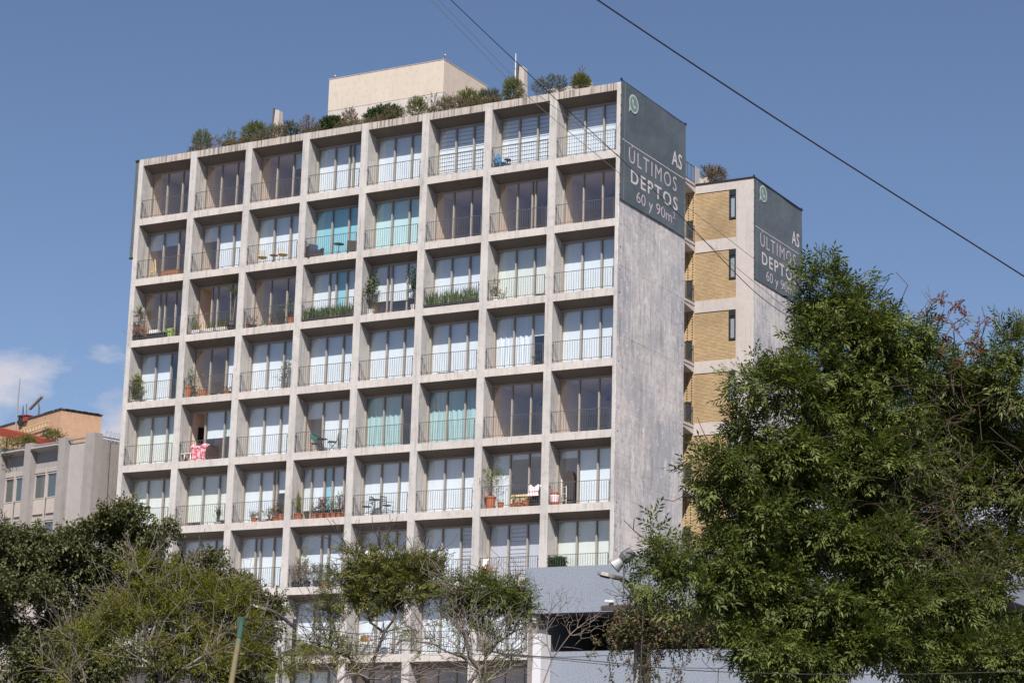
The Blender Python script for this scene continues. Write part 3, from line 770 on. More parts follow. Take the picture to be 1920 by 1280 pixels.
# orange rooftop house behind it
YO = 9.0
c0 = at(115.2, 766.3, YO); aO = R(-22); dF = Vector((math.cos(aO), math.sin(aO), 0)); dS = Vector((-math.sin(aO), math.cos(aO), 0))
d = ray(191, 778); M2 = np.array([[d[0], -dS.x], [d[1], -dS.y]]); q = np.linalg.solve(M2, np.array([c0.x-CAMP[0], c0.y-CAMP[1]])); lenS = q[1]
O = empty('rooftop_house', (c0.x, c0.y, 0), 'orange plastered rooftop house with a dark stained parapet edge', 'house', rz=aO)
om_ = concrete('orange_plaster', (.60, .39, .26), (.52, .32, .20), .6, .3, .2, 16); nt = om_.node_tree
P = worldpos(nt); sx_ = nt.nodes.new('ShaderNodeSeparateXYZ'); nt.links.new(P, sx_.inputs[0])
st = noise(nt, P, 1, 5, .65, sc=(5, 5, .5)); hgt = math_node(nt.nodes, nt.links, 'MULTIPLY_ADD', sx_.outputs['Z'], 1.1, -1.1*(c0.z-.75), clamp=True)
fk = math_node(nt.nodes, nt.links, 'MULTIPLY', ramp(nt, st, [(.48, 0), (.68, 1)]), math_node(nt.nodes, nt.links, 'POWER', hgt, 2.0))
old = nt.nodes['Principled BSDF'].inputs['Base Color'].links[0].from_socket
pl_ = noise(nt, P, 2.0, 5, .7, sc=(3, 3, .6), loc=(3, 3, 3)); old = mixc(nt, old, (.50, .37, .30), ramp(nt, pl_, [(.60, 0), (.74, .6)]))
nt.links.new(mixc(nt, old, (.07, .05, .04), math_node(nt.nodes, nt.links, 'MULTIPLY', fk, .85)), nt.nodes['Principled BSDF'].inputs['Base Color'])
MB().box(-9, 0, 0, lenS, c0.z-5, c0.z-.03).build('wall', om_, O)
ce = MB().box(-9, .05, -.05, .10, c0.z-.03, c0.z+.035).box(-.08, .05, .10, lenS+.05, c0.z-.03, c0.z+.035)
for i in range(9): 
    x = rnd.uniform(-2, -.1); ce.box(x, x+.3, -.07, .1, c0.z+.033, c0.z+.045)
for i in range(6):
    y = .2+i*.35; ce.box(-.06, .09, y, y+.3, c0.z+.03, c0.z+.042+.01*(i % 2))
ce.build('parapet_cap', M['roofing'], O)
def onO(x, y, off=-.1):                      # pixel on the orange front wall, in the house's own axes
    d = ray(x, y); n = np.array([dS.x, dS.y, 0]); c_ = np.array(c0)+n*off
    t = ((c_-CAMP)@n)/(d@n); p_ = CAMP+d*t-np.array(c0); return p_@np.array(dF), p_[2]+c0.z
def own(x, y, off): s, z = onO(x, y, off); return Vector((c0.x, c0.y, 0))+dF*s+dS*off+Vector((0, 0, z))
# the roof things, each at its own place over the orange wall
lx = [own(x, y, -.28) for x, y in ((28, 812), (92, 789), (44, 806), (94, 799))]
ld = empty('ladder', tuple(own(60, 803, -.3)), 'pale ladder laid sideways along the orange rooftop wall', 'ladder'); ld.location = (0, 0, 0)
l0a, l0b = own(24, 811, -.22), own(91, 789, -.22); l1a, l1b = own(40, 810, -.22), own(91, 797, -.22)
l1a = l0a+Vector((0, 0, -.27)); l1b = l0b+Vector((0, 0, -.25))
MB().tube([l0a, l0b], .03, 6).tube([l1a, l1b], .03, 6).build('rails', M['beige'], ld)
rg = MB()
for i in range(1, 12): t = i/12; rg.tube([l0a.lerp(l0b, t), l1a.lerp(l1b, t)], .022, 5)
rg.build('rungs', M['beige'], ld)
pole_b, pole_t = own(29, 806, -.5), own(37.5, 709, -.5)
MB().tube([pole_b-Vector((0, 0, .6)), pole_b.lerp(pole_t, .6), pole_t], [.05, .042, .03], 8).build('antenna_mast', M['steel'])
tag(bpy.data.objects['antenna_mast'], 'tall thin leaning metal mast at the left edge of the rooftops', 'mast')
for n_, (xb, yb_, xt, yt) in enumerate(((42.5, 788, 43.5, 760), (50, 788, 50, 757))):
    p0, p1 = own(xb, yb_+10, .3), own(xt, yt, .3)
    o = MB().tube([p0, p1], .03, 6).build('rooftop_rod', M['greymetal'])
    tag(o, ('short grey rod above the black chimney stub', 'short grey rod above the red chimney stub')[n_], 'rod')
for n_, (x0, x1, y0, y1, mt2, lb) in enumerate(((39.5, 44, 781, 798, 'dark', 'black chimney stub on the orange parapet'), (48, 56, 779, 791, 'red', 'red chimney box on the orange parapet'))):
    a, b = own(x0, y1, .05), own(x1, y0, .05)
    ch = MB().box(0, (b-a).length*.72, -.2, .2, 0, b.z-a.z).box(-.05, (b-a).length*.72+.05, -.24, .24, b.z-a.z, b.z-a.z+.05)
    o = ch.build('chimney_stub', M[mt2]); o.location = a; o.rotation_euler = (0, 0, aO); tag(o, lb, 'chimney')
pz = own(72.5, 776, .5); pa = empty('panel_antenna', tuple(pz), 'tilted flat panel antenna on a bent bracket above the orange wall', 'antenna')
sc2 = (own(80, 742, .5)-own(56, 768, .5)); 
aa = own(56, 767, .5)-pz; bb = own(79.5, 743, .5)-pz
v = []; wv = Vector((dS.x, dS.y, 0))*.07; th = (bb-aa).cross(wv).normalized()*.05
for p_ in (aa, bb):
    for s_ in (-1, 1):
        for t_ in (-1, 1): v.append(tuple(p_+wv*s_+th*t_))
MB().add(v, [(0, 1, 3, 2), (4, 6, 7, 5), (0, 4, 5, 1), (2, 3, 7, 6), (0, 2, 6, 4), (1, 5, 7, 3)]).build('panel', M['headgrey'], pa)
md = aa.lerp(bb, .62)
MB().tube([(0, 0, -.4), (0, 0, .15), own(73.5, 762, .5)-pz, md], .05, 7).build('bracket', M['greymetal'], pa)
# red canopy beam and what grows under it
ca, cb = at(-6, 800, 5.0), at(79, 822, 3.6)
rc = empty('red_canopy', (0, 0, 0), 'red painted metal canopy beam over the roof terrace', 'canopy')
b = MB(); dd = (cb-ca); hN = Vector((0, 0, 1)); dep = Vector((.35, 1.5, 0))
vv = []
for p_ in (ca, cb):
    for q in ((0, 0), (0, -.42), (1, -.30), (1, .0)): vv.append(tuple(p_+dep*q[0]+hN*q[1]))
b.add(vv, [(0, 1, 2, 3), (7, 6, 5, 4), (0, 4, 5, 1), (1, 5, 6, 2), (2, 6, 7, 3), (3, 7, 4, 0)]).build('canopy_beam', mat('red_paint', (.24, .035, .018), .6), rc)
MB().tube([ca+Vector((.4, .4, -.2)), ca+Vector((.4, .4, -2))], .04, 6).tube([cb+Vector((-.6, .3, -.2)), cb+Vector((-.6, .3, -2))], .04, 6).build('post', M['greymetal'], rc)
ey = own(86, 811, -1.2); an = empty('iron_ornament', tuple(ey), 'black wrought iron rosette standing by the orange rooftop wall', 'ornament')
b = MB()
for i in range(12):
    t = 2*math.pi*i/12; b.tube([(.10*math.cos(t), 0, .10*math.sin(t)), (.26*math.cos(t+.25), 0, .26*math.sin(t+.25)), (.30*math.cos(t+.5), 0, .34*math.sin(t+.5))], [.03, .022, .012], 5)
b.tube([(.1*math.cos(t), 0, .1*math.sin(t)) for t in np.linspace(0, 2*math.pi, 13)], .02, 5).tube([(0, 0, -.1), (0, 0, -.9)], .02, 5).build('iron_petals', M['black'], an)
MB().box(-.9, .9, 1.5, 1.9, -.9, -.42).build('base_box', mat('red_paint2', (.22, .035, .02), .6), an)
# razor wire along the neighbour's side wall
rw = MB(); pr = Matrix.Translation(Vector((PL.x, PL.y, 0))) @ Matrix.Rotation(aL, 4, 'Z')
pts = []
for i in range(560):
    t = i/560; y = .6+9*t; an_ = i*.42
    pts.append(pr @ Vector((.68*k_+.05+.16*math.cos(an_), y, ztop+.02+.17*math.sin(an_))))
rw.tube(pts, .010, 3, cap=False)
tag(rw.build('razor_wire', M['greymetal']), 'coil of razor wire on the rail over the rough grey side wall', 'razor wire')

# ------------------------------------------------------------------ grey stucco building in front
YS = -20.0
Sx0 = at(985, 1064, YS); Sx1 = at(1168, 1057, YS); St = (Sx0.z+Sx1.z)/2; Sb = at(1060, 1148, YS).z
Su = at(1230, 1037, YS).z
S = empty('stucco_building', (Sx0.x, YS, 0), 'blue grey rough stucco building with a deep dark terrace opening', 'building'); S.location = (0, 0, 0)
sm_ = mat('blue_grey_stucco', (.155, .185, .235), .95, spec=.15); nt = sm_.node_tree; P = worldpos(nt)
vo = noise(nt, P, 20, 4, .65, sc=(1, 1, 1.5)); v2 = noise(nt, P, .6, 4, .6); fn_ = noise(nt, P, 60, 3, .6)
cc = mixc(nt, (.235, .262, .315), (.175, .20, .245), ramp(nt, vo, [(.42, 0), (.6, 1)])); cc = mixc(nt, cc, (.17, .19, .22), ramp(nt, v2, [(.5, 0), (.8, .5)]))
nt.links.new(cc, nt.nodes['Principled BSDF'].inputs['Base Color']); bump(nt, vo, .8, .02)
xr_ = Sx1.x
MB().box(Sx0.x, xr_, YS, YS+6, Sb, St).build('parapet_wall', sm_, S)
MB().box(xr_, 48, YS+.12, YS+6, Sb, Su).build('parapet_wall', sm_, S)
MB().box(Sx0.x+.3, 48, YS+.3, YS+6, 0, at(1060, 1219, YS).z).build('lower_wall', sm_, S)
MB().box(Sx0.x+.35, 48, YS+4, YS+5.9, at(1060, 1219, YS).z-.05, Sb).build('terrace_back_wall', mat('terrace_shade', (.02, .021, .024), .9), S)  # near-black colour stands in for the shade deep in the opening
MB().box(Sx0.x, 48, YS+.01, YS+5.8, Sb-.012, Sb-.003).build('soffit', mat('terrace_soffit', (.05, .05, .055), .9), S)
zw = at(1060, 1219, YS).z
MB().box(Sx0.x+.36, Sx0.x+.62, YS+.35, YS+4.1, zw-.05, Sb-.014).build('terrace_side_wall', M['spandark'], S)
MB().box(Sx0.x+.62, 48, YS+3.2, YS+3.3, zw-.05, Sb-.014).build('terrace_inner_wall', bpy.data.materials['terrace_shade'], S)  # same painted shade as the back wall
b = MB()
for x in (38.2, 41.5, 44.5): b.box(x-.03, x+.03, YS+.7, YS+.76, zw, Sb-.012)
b.box(Sx0.x+.7, 48, YS+.7, YS+.76, zw, zw+.05).build('terrace_frame', M['greymetal'], S)
wp0, wp1 = at(999, 1200, YS-.35), at(1015, 1200, YS-.35)
MB().box(wp0.x, wp1.x, YS-.35, YS+.25, 0, at(1005, 1187, YS-.35).z).build('white_pillar', mat('white_masonry', (.50, .50, .52), .85), S)
p = at(995.5, 1160, YS-.1); MB().box(p.x-.07, p.x+.07, YS+.1, YS+.28, p.z-.11, p.z+.11).build('meter_box', M['white'], S)
MB().box(Sx0.x+.05, Sx0.x+.35, YS+.2, YS+.5, 0, Sb-.01).build('corner_post', M['rough'], S)
c_ = at(1148, 1127, YS); MB().box(c_.x-.07, c_.x+.07, YS-.12, YS, c_.z-.03, c_.z+.03).box(c_.x-.16, c_.x-.05, YS-.18, YS-.12, c_.z-.02, c_.z+.03).build('security_camera', M['white'], S)
sl = at(1180, 1136, YS); MB().box(sl.x-.45, sl.x+.45, YS-.12, YS-.002, sl.z-.05, sl.z-.01).build('canopy_ledge', M['white'], S)

# ------------------------------------------------------------------ vegetation machinery
def np_mesh(name, V, Fq, material, tint=None, tri=False):
    me = bpy.data.meshes.new(name); n = len(V); k = Fq.shape[1]; nf = len(Fq)
    me.vertices.add(n); me.vertices.foreach_set('co', V.astype(np.float32).ravel())
    me.loops.add(nf*k); me.loops.foreach_set('vertex_index', Fq.astype(np.int32).ravel())
    me.polygons.add(nf); me.polygons.foreach_set('loop_start', np.arange(0, nf*k, k, dtype=np.int32))
    me.polygons.foreach_set('loop_total', np.full(nf, k, dtype=np.int32))
    me.materials.append(material)
    if tint is not None:
        a = me.attributes.new('tint', 'FLOAT', 'POINT'); a.data.foreach_set('value', tint.astype(np.float32))
    me.update(calc_edges=True); me.validate(); return me
def leaf_quad(base, d, n, L, w, droop=0.0):
    """one folded leaf as 2 quads around the midrib: returns 6 verts"""
    d = d/np.linalg.norm(d); s = np.cross(d, n); s /= np.linalg.norm(s)+1e-9; n = np.cross(s, d)
    tip = base+d*L+np.array([0, 0, -droop*L]); mid = base+d*L*.5+np.array([0, 0, -droop*L*.25])
    return [base, mid+s*w/2+n*w*.18, tip, mid-s*w/2+n*w*.18, mid-n*w*.05]
def sprig(kind, g):
    V = []; Fs = []; T = []
    def put(base, d, n, L, w, droop=.1, t=None):
        q = leaf_quad(np.array(base, float), np.array(d, float), np.array(n, float), L, w, droop)
        k = len(V); V.extend(q); Fs.extend([(k, k+1, k+4, k+4), (k+1, k+2, k+4, k+4), (k+2, k+3, k+4, k+4), (k+3, k, k+4, k+4)])
        tt = g.uniform(0, 1) if t is None else t; T.extend([tt]*5)
    if kind == 'ash':                        # compound leaf fans on a short shoot, growing along +x
        for m_ in range(5):
            a0 = g.uniform(0, 2*math.pi); o = np.array([.05*m_, 0, 0]); el = g.uniform(.2, 1.1)
            ax = np.array([math.cos(el), math.sin(el)*math.cos(a0), math.sin(el)*math.sin(a0)]); up = np.array([0, 0, 1.0])+g.normal(0, .25, 3)
            side = np.cross(ax, up); side /= np.linalg.norm(side)
            for j in range(3):
                p = o+ax*(.05+.045*j)+np.array([0, 0, -.006*j*j])
                for sg in (-1, 1): put(p, ax*.75+side*sg*.75+g.normal(0, .1, 3), up, g.uniform(.065, .095), g.uniform(.020, .028), .22)
            put(o+ax*.17, ax+g.normal(0, .1, 3), up, .095, .028, .25)
    elif kind == 'fig':
        for m_ in range(11):
            a0 = g.uniform(0, 2*math.pi); el = g.uniform(.3, 1.5); ax = np.array([math.cos(el), math.sin(el)*math.cos(a0), math.sin(el)*math.sin(a0)])
            put([.022*m_, 0, 0], ax, np.array([0, 0, 1])+g.normal(0, .5, 3), g.uniform(.055, .085), g.uniform(.030, .042), .15)
    elif kind == 'feather':                  # fine feathery foliage
        for m_ in range(9):
            a0 = g.uniform(0, 2*math.pi); el = g.uniform(.2, 1.4); ax = np.array([math.cos(el), math.sin(el)*math.cos(a0), math.sin(el)*math.sin(a0)])
            put([.02*m_, 0, 0], ax, np.array([0, 0, 1])+g.normal(0, .6, 3), g.uniform(.08, .15), g.uniform(.012, .020), .15)
    elif kind == 'needle':
        for m_ in range(16):
            a0 = g.uniform(0, 2*math.pi); el = g.uniform(.3, 1.0); ax = np.array([math.cos(el), math.sin(el)*math.cos(a0), math.sin(el)*math.sin(a0)])
            put([.010*m_, 0, 0], ax, g.normal(0, 1, 3), g.uniform(.04, .07), .014, 0)
    elif kind == 'box':
        for m_ in range(12):
            a0 = g.uniform(0, 2*math.pi); el = g.uniform(.2, 1.5); ax = np.array([math.cos(el), math.sin(el)*math.cos(a0), math.sin(el)*math.sin(a0)])
            put([.012*m_, 0, 0], ax, g.normal(0, 1, 3), g.uniform(.035, .055), .025, 0)
    elif kind == 'hang':                     # creeper leaves hanging down
        for m_ in range(8):
            a0 = g.uniform(0, 2*math.pi)
            put([.03*m_, 0, 0], [math.cos(a0)*.6, math.sin(a0)*.6, -.8], [math.cos(a0), math.sin(a0), .6], g.uniform(.06, .10), g.uniform(.03, .045), .2)
    return np.array(V), np.array([f[:3] for f in Fs]), np.array(T)
_spr = {}
def sprigs(kind):
    if kind not in _spr:
        g = np.random.default_rng(len(_spr)+5); _spr[kind] = [sprig(kind, g) for _ in range(6)]
    return _spr[kind]
def scatter(kind, P, D, S, g, shade=None):
    """leaf geometry: sprigs at P pointing along D with sizes S"""
    Vs, Fs, Ts = [], [], []; off = 0
    which = g.integers(0, 6, len(P)); D = D/np.linalg.norm(D, axis=1)[:, None]
    rnd_ = g.normal(0, 1, (len(P), 3)); rnd_[:, 2] = abs(rnd_[:, 2])+1.2
    B = np.cross(rnd_, D); B /= np.linalg.norm(B, axis=1)[:, None]; C_ = np.cross(D, B)
    base = g.uniform(-.25, .25, len(P))
    for k, (v, f, t) in enumerate(sprigs(kind)):
        idx = np.where(which == k)[0]
        if not len(idx): continue
        Mx = np.stack([D[idx], B[idx], C_[idx]], 1)*S[idx][:, None, None]
        X = np.einsum('vk,nkc->nvc', v, Mx)+P[idx][:, None, :]
        n = len(idx)*len(v)
        Vs.append(X.reshape(-1, 3)); Fs.append((f[None]+(np.arange(len(idx))*len(v))[:, None, None]+off).reshape(-1, 3))
        Ts.append(np.clip(t[None]*.75+.12+base[idx][:, None], 0, 1).ravel()); off += n
    return np.concatenate(Vs), np.concatenate(Fs), np.concatenate(Ts)
def grow(targets, trunk, g, step=.4, wob=.10, bias=.025):
    """branch skeleton: every target is joined to the nearest branch already there"""
    pos = [np.array(p, float) for p in trunk]; par = [-1]+list(range(len(trunk)-1)); leafn = []
    t0 = pos[-1]; order = np.argsort(np.linalg.norm(targets-t0, axis=1))
    arr = np.array(pos); dist0 = [float(i) for i in range(len(pos))]
    for i in order:
        t = targets[i]; A_ = np.array(pos)
        cost = np.linalg.norm(A_-t, axis=1)+bias*np.array(dist0)+np.maximum(0, A_[:, 2]-t[2])*.8
        cost[:max(0, len(trunk)//3)] += 5
        j = int(np.argmin(cost)); p = pos[j]; L_ = np.linalg.norm(t-p); n = max(1, int(L_/step)); last = j
        bend = g.normal(0, wob*L_, 3); bend[2] = abs(bend[2])*-.6
        for q in range(1, n+1):
            s = q/n; x = p+(t-p)*s+bend*math.sin(math.pi*s)*.5+(g.normal(0, wob*step*.5, 3) if q < n else 0)
            pos.append(x); par.append(last); dist0.append(dist0[last]+L_/n); last = len(pos)-1
        leafn.append(last)
    return np.array(pos), np.array(par), np.array(leafn)
def skeleton_mesh(pos, par, r_tip, power, rmax, name, material, sides=5, parent=None):
    n = len(pos); w = np.ones(n)*.0; kids = np.zeros(n, int)
    for i in range(n):
        if par[i] >= 0: kids[par[i]] += 1
    w[kids == 0] = 1
    for i in range(n-1, 0, -1): w[par[i]] += w[i]
    r = np.minimum(r_tip*w**power, rmax)
    i = np.where(par >= 0)[0]; p0 = pos[par[i]]; p1 = pos[i]; r0 = np.minimum(r[par[i]], r[i]*1.6); r1 = r[i]
    d = p1-p0; ln = np.linalg.norm(d, axis=1); ok = ln > 1e-5; p0, p1, r0, r1, d, ln = p0[ok], p1[ok], r0[ok], r1[ok], d[ok], ln[ok]
    d = d/ln[:, None]; p1 = p1+d*r1[:, None]*.3
    up = np.where(abs(d[:, 2:3]) > .9, np.array([[1., 0, 0]]), np.array([[0, 0, 1.]])); a = np.cross(d, up); a /= np.linalg.norm(a, axis=1)[:, None]; b = np.cross(d, a)
    th = np.arange(sides)*2*math.pi/sides; ring = a[:, None]*np.cos(th)[None, :, None]+b[:, None]*np.sin(th)[None, :, None]
    V = np.concatenate([p0[:, None]+ring*r0[:, None, None], p1[:, None]+ring*r1[:, None, None]], 1); m_ = len(V)
    f = np.array([(j, (j+1) % sides, (j+1) % sides+sides, j+sides) for j in range(sides)])
    F_ = (f[None]+(np.arange(m_)*2*sides)[:, None, None]).reshape(-1, 4)
    o = bpy.data.objects.new(name, np_mesh(name, V.reshape(-1, 3), F_, material)); col.objects.link(o); o.parent = parent
    return o
def px_ell(x, y, rx, ry, D, depth):
    """a clump whose outline in the photo is centred at x, y; real size from its distance"""
    c_ = np.array(atD(x, y, D)); s = D/FOC; return c_, rx*s, ry*s, depth
camdir = np.array([AX[2][0], AX[2][1], 0]); camdir /= np.linalg.norm(camdir); camright = np.array([camdir[1], -camdir[0], 0])
def in_ell(c_, rx, ry, rd, n, g, shell=.45):
    u = g.normal(0, 1, (n, 3)); u /= np.linalg.norm(u, axis=1)[:, None]
    r = (g.uniform(0, 1, n)**(shell))[:, None]; u2 = u*r
    return c_+camright*u2[:, :1]*rx+camdir*u2[:, 1:2]*rd+np.array([0, 0, 1.])*u2[:, 2:]*ry, u
def tree(label, clumps, base, leafkind, leafmat_, bark, D, density, S, rtip=.010, rmax=.22, seed=1, twigs=.0, group=None, cat='tree', name='tree', droop=.25, limb_n=7, trunk_h=None, bare=None, sub=1.0, shell=.45, power=.42, bias=.04, wob=.08):
    g = np.random.default_rng(seed)
    T = []; P = []; Dn = []
    for cl in clumps:
        x, y, rx, ry = cl[:4]; dz = cl[4] if len(cl) > 4 else 0; dens = cl[5] if len(cl) > 5 else 1
        c_, a, b, dd = px_ell(x, y, rx, ry, D+dz, None); dd = (a+b)/2*1.0
        vol = a*b*dd; nsub = max(3, int(limb_n*sub*max(.4, (a*b)**.5)))
        t_, u_ = in_ell(c_, a*.92, b*.92, dd*.9, nsub, g, .5); T.append(t_)
        # leaf sprigs gathered round the sub-centres, so that the crown breaks up into tufts
        n = int(density*dens*(a*b*dd)**(2/3)*10)
        if n < 1: continue
        k = g.integers(0, nsub, n); rr = .27*max(.35, (a*b)**.5*.55)
        q = t_[k]+g.normal(0, rr, (n, 3))*np.array([1, 1, .8])
        out = (q-t_[k])/rr*.55+u_[k]*.8+np.array([0, 0, .25-droop])+g.normal(0, .35, (n, 3))
        P.append(q); Dn.append(out)
    T = np.concatenate(T); bx, by_, bz = base
    tr_n = 6; top = T.mean(0); h = (T[:, 2].min()-bz)*(trunk_h or .9)
    trunk = [np.array([bx, by_, bz])+np.array([(top[0]-bx)*.15*s, (top[1]-by_)*.15*s, h*s])+g.normal(0, .05, 3)*s for s in np.linspace(0, 1, tr_n)]
    pos, par, lf = grow(T, trunk, g, wob=wob, bias=bias)
    root = empty(name, (bx, by_, bz), label, cat, group); root.location = (0, 0, 0)
    if twigs > 0:                            # side twigs off the finer branches
        npos, npar = list(pos), list(par)
        cand = g.integers(len(trunk), len(pos), int(len(pos)*twigs))
        for j in cand:
            L_ = g.uniform(.35, 1.0)*(D/50)**.5; d = pos[j]-pos[par[j]]; d /= np.linalg.norm(d)+1e-6; d = d*.6+g.normal(0, .5, 3)+np.array([0, 0, .35]); d /= np.linalg.norm(d); last = j; p_ = pos[j]
            for q in range(3):
                d = d+g.normal(0, .22, 3); d /= np.linalg.norm(d); p_ = p_+d*L_/3; npos.append(p_); npar.append(last); last = len(npos)-1
                if q and g.uniform() < .7:
                    e = d+g.normal(0, .6, 3); e /= np.linalg.norm(e); npos.append(p_+e*L_*.35); npar.append(last)
        pos, par = np.array(npos), np.array(npar)
    skeleton_mesh(pos, par, rtip, power, rmax, 'trunk', bark, 5, root)
    if P:
        P = np.concatenate(P); Dn = np.concatenate(Dn); S_ = g.uniform(.75, 1.25, len(P))*S
        V, F_, Tt = scatter(leafkind, P, Dn, S_, g)
        o = bpy.data.objects.new('crown', np_mesh('crown', V, F_, leafmat_, Tt)); col.objects.link(o); o.parent = root
    return root

# ------------------------------------------------------------------ street trees
def foot(x, D): p_ = atD(x, 1270, D); return (p_.x, p_.y, 0.0)
# big ash on the right; the sky shows between its upper shoots
ash = [(1560, 600, 42, 58, 0), (1543, 552, 32, 40, 0, 1.8), (1590, 560, 30, 30, .1, 1.4), (1630, 600, 42, 46, .3), (1600, 680, 72, 60, .2), (1690, 640, 42, 52, .6), (1530, 690, 36, 48, -.3),
       (1475, 745, 52, 40, -.6), (1420, 735, 28, 40, -.8), (1550, 780, 95, 70, .2), (1440, 830, 62, 50, -.6), (1660, 740, 80, 80, .6), (1370, 875, 45, 34, -.9),
       (1335, 890, 30, 26, -.9), (1480, 900, 90, 60, -.4), (1600, 880, 110, 80, .2), (1420, 970, 75, 55, -.6), (1540, 1000, 110, 75, 0), (1350, 1040, 62, 36, -.8),
       (1275, 1045, 38, 26, -1.1), (1240, 1080, 24, 30, -1.2), (1290, 1110, 45, 38, -1.0), (1400, 1100, 80, 60, -.7), (1520, 1120, 110, 70, -.2), (1640, 1040, 90, 90, .3),
       (1440, 1200, 80, 60, -.6), (1560, 1230, 110, 60, -.2), (1680, 1180, 90, 70, .1), (1240, 1022, 26, 9, -1.2, .5), (1700, 900, 60, 80, .9)]
tree('big dark green ash tree in front of the rear block', ash, foot(1600, 31.5), 'ash', M['leaf_ash'], M['bark'], 30, 112, .98, .005, .11, 3, .45, limb_n=15, droop=.45)
ash2 = [(1748, 690, 34, 40, .4, .55), (1790, 705, 38, 40, .5, .6), (1838, 730, 36, 36, .4, .8), (1745, 780, 50, 50, .7, .9), (1810, 850, 60, 60, .9, .9), (1900, 880, 50, 70, .7, 1), (1720, 1000, 60, 70, .5, 1), (1890, 650, 32, 36, 0), (1905, 720, 42, 50, 0), (1860, 700, 26, 40, .3, .8), (1880, 800, 60, 60, .5), (1800, 760, 50, 60, .6, .7), (1760, 850, 60, 60, .8, .7), (1850, 900, 80, 70, .6, .8),
        (1780, 990, 80, 80, .5, .6), (1880, 1030, 70, 80, .6, .8), (1830, 1120, 90, 70, 0, 1), (1740, 1130, 60, 70, -.3, 1), (1870, 1220, 80, 60, -.3, 1.2), (1750, 1240, 80, 60, -.5, 1.2), (1930, 900, 40, 80, .4)]
tree('bright green ash tree with dead curly boughs at the right edge', ash2, foot(1835, 33), 'ash', M['leaf_ash2'], M['bark'], 31.5, 95, .98, .005, .11, 8, .8, limb_n=15, droop=.35)
# dense fig trees on the left
fig1 = [(30, 1030, 70, 60, 0), (90, 1050, 60, 55, .5), (150, 1010, 42, 40, 0), (205, 980, 42, 40, 0), (250, 975, 30, 26, -.4), (215, 1050, 75, 65, .3), (295, 1015, 22, 32, -.3), (40, 1130, 90, 80, 0), (150, 1130, 90, 80, .3), (60, 1230, 110, 70, -.4), (180, 1230, 100, 70, .2), (265, 1110, 60, 70, .6), (-40, 1100, 70, 120, 0)]
tree('dense dark fig tree at the lower left edge', fig1, foot(120, 56), 'fig', M['leaf_fig'], M['bark'], 55, 125, 1.3, .008, .12, 21, 0, limb_n=9, shell=.4)
fig2 = [(350, 1075, 38, 38, 0), (385, 1080, 38, 36, 0), (437, 1075, 26, 32, -.3), (455, 1120, 30, 36, .2), (400, 1150, 60, 60, .5), (330, 1150, 55, 60, .5), (512, 1138, 16, 24, 0), (495, 1180, 30, 40, .3), (440, 1220, 70, 60, .6), (330, 1240, 80, 60, .6), (470, 1250, 40, 50, .4)]
tree('dark fig tree behind the feathery yellow green tree', fig2, foot(400, 60), 'fig', M['leaf_fig'], M['bark'], 59, 125, 1.3, .008, .12, 22, 0, limb_n=9)
yel = [(265, 1068, 34, 28, 0), (300, 1100, 60, 42, 0), (220, 1108, 40, 34, 0), (365, 1100, 56, 38, .3), (430, 1112, 46, 36, .2), (470, 1160, 36, 36, 0, .8), (255, 1150, 70, 34, -.3, .7), (360, 1155, 80, 36, -.2, .7), (440, 1200, 60, 34, 0, .6), (180, 1160, 44, 34, -.2, .8), (140, 1205, 50, 34, -.4, .45), (260, 1215, 90, 36, -.5, .3), (370, 1235, 90, 36, -.5, .25), (480, 1235, 36, 40, 0, .6), (560, 1250, 55, 26, -.2, .8), (130, 1262, 60, 26, -.4, .25)]
tree('feathery yellow green tree with many thin bare twigs below', yel, foot(275, 46.5), 'feather', M['leaf_yel'], M['barkpale'], 46, 88, 1.0, .0042, .035, 31, 2.8, limb_n=16, sub=1.1, trunk_h=.95, power=.38, bias=.45, wob=.05)
mid = [(668, 1046, 18, 22, 0, .5), (725, 1038, 24, 22, 0, .7), (778, 1060, 34, 26, 0), (812, 1078, 20, 26, 0), (700, 1080, 46, 28, 0, .8), (640, 1108, 38, 26, 0, .7), (760, 1105, 56, 26, .2, .9), (615, 1148, 30, 18, -.2, .35), (690, 1122, 42, 20, 0, .6), (590, 1190, 22, 34, -.3, .3), (650, 1225, 30, 24, -.4, .45), (620, 1200, 20, 20, 0, .1), (720, 1165, 40, 24, 0, .06)]
tree('vase shaped street tree with green top and bare fanning limbs', mid, foot(762, 49), 'ash', M['leaf_mid'], M['bark'], 48, 140, .80,   .005, .06, 41, 2.0, limb_n=24, trunk_h=.74, droop=.2, bias=.5, wob=.035, power=.34)
mid2 = [(850, 1112, 30, 18, 0, .8), (900, 1112, 44, 20, .2, 1), (955, 1110, 34, 20, .1, 1), (968, 1150, 22, 34, .3, 1), (905, 1150, 36, 20, .3, .6), (860, 1175, 50, 36, 0, .04), (940, 1210, 50, 36, 0, .1), (800, 1200, 50, 36, 0, .03), (880, 1150, 60, 30, 0, .05), (900, 1240, 60, 24, 0, .1)]
tree('half bare street tree with dark leaf band right of the vase tree', mid2, foot(841, 47), 'ash', M['leaf_ash'], M['barkpale'], 47, 90, .95, .005, .07, 43, 2.6, limb_n=18, trunk_h=.80, power=.38, bias=.42, wob=.05)
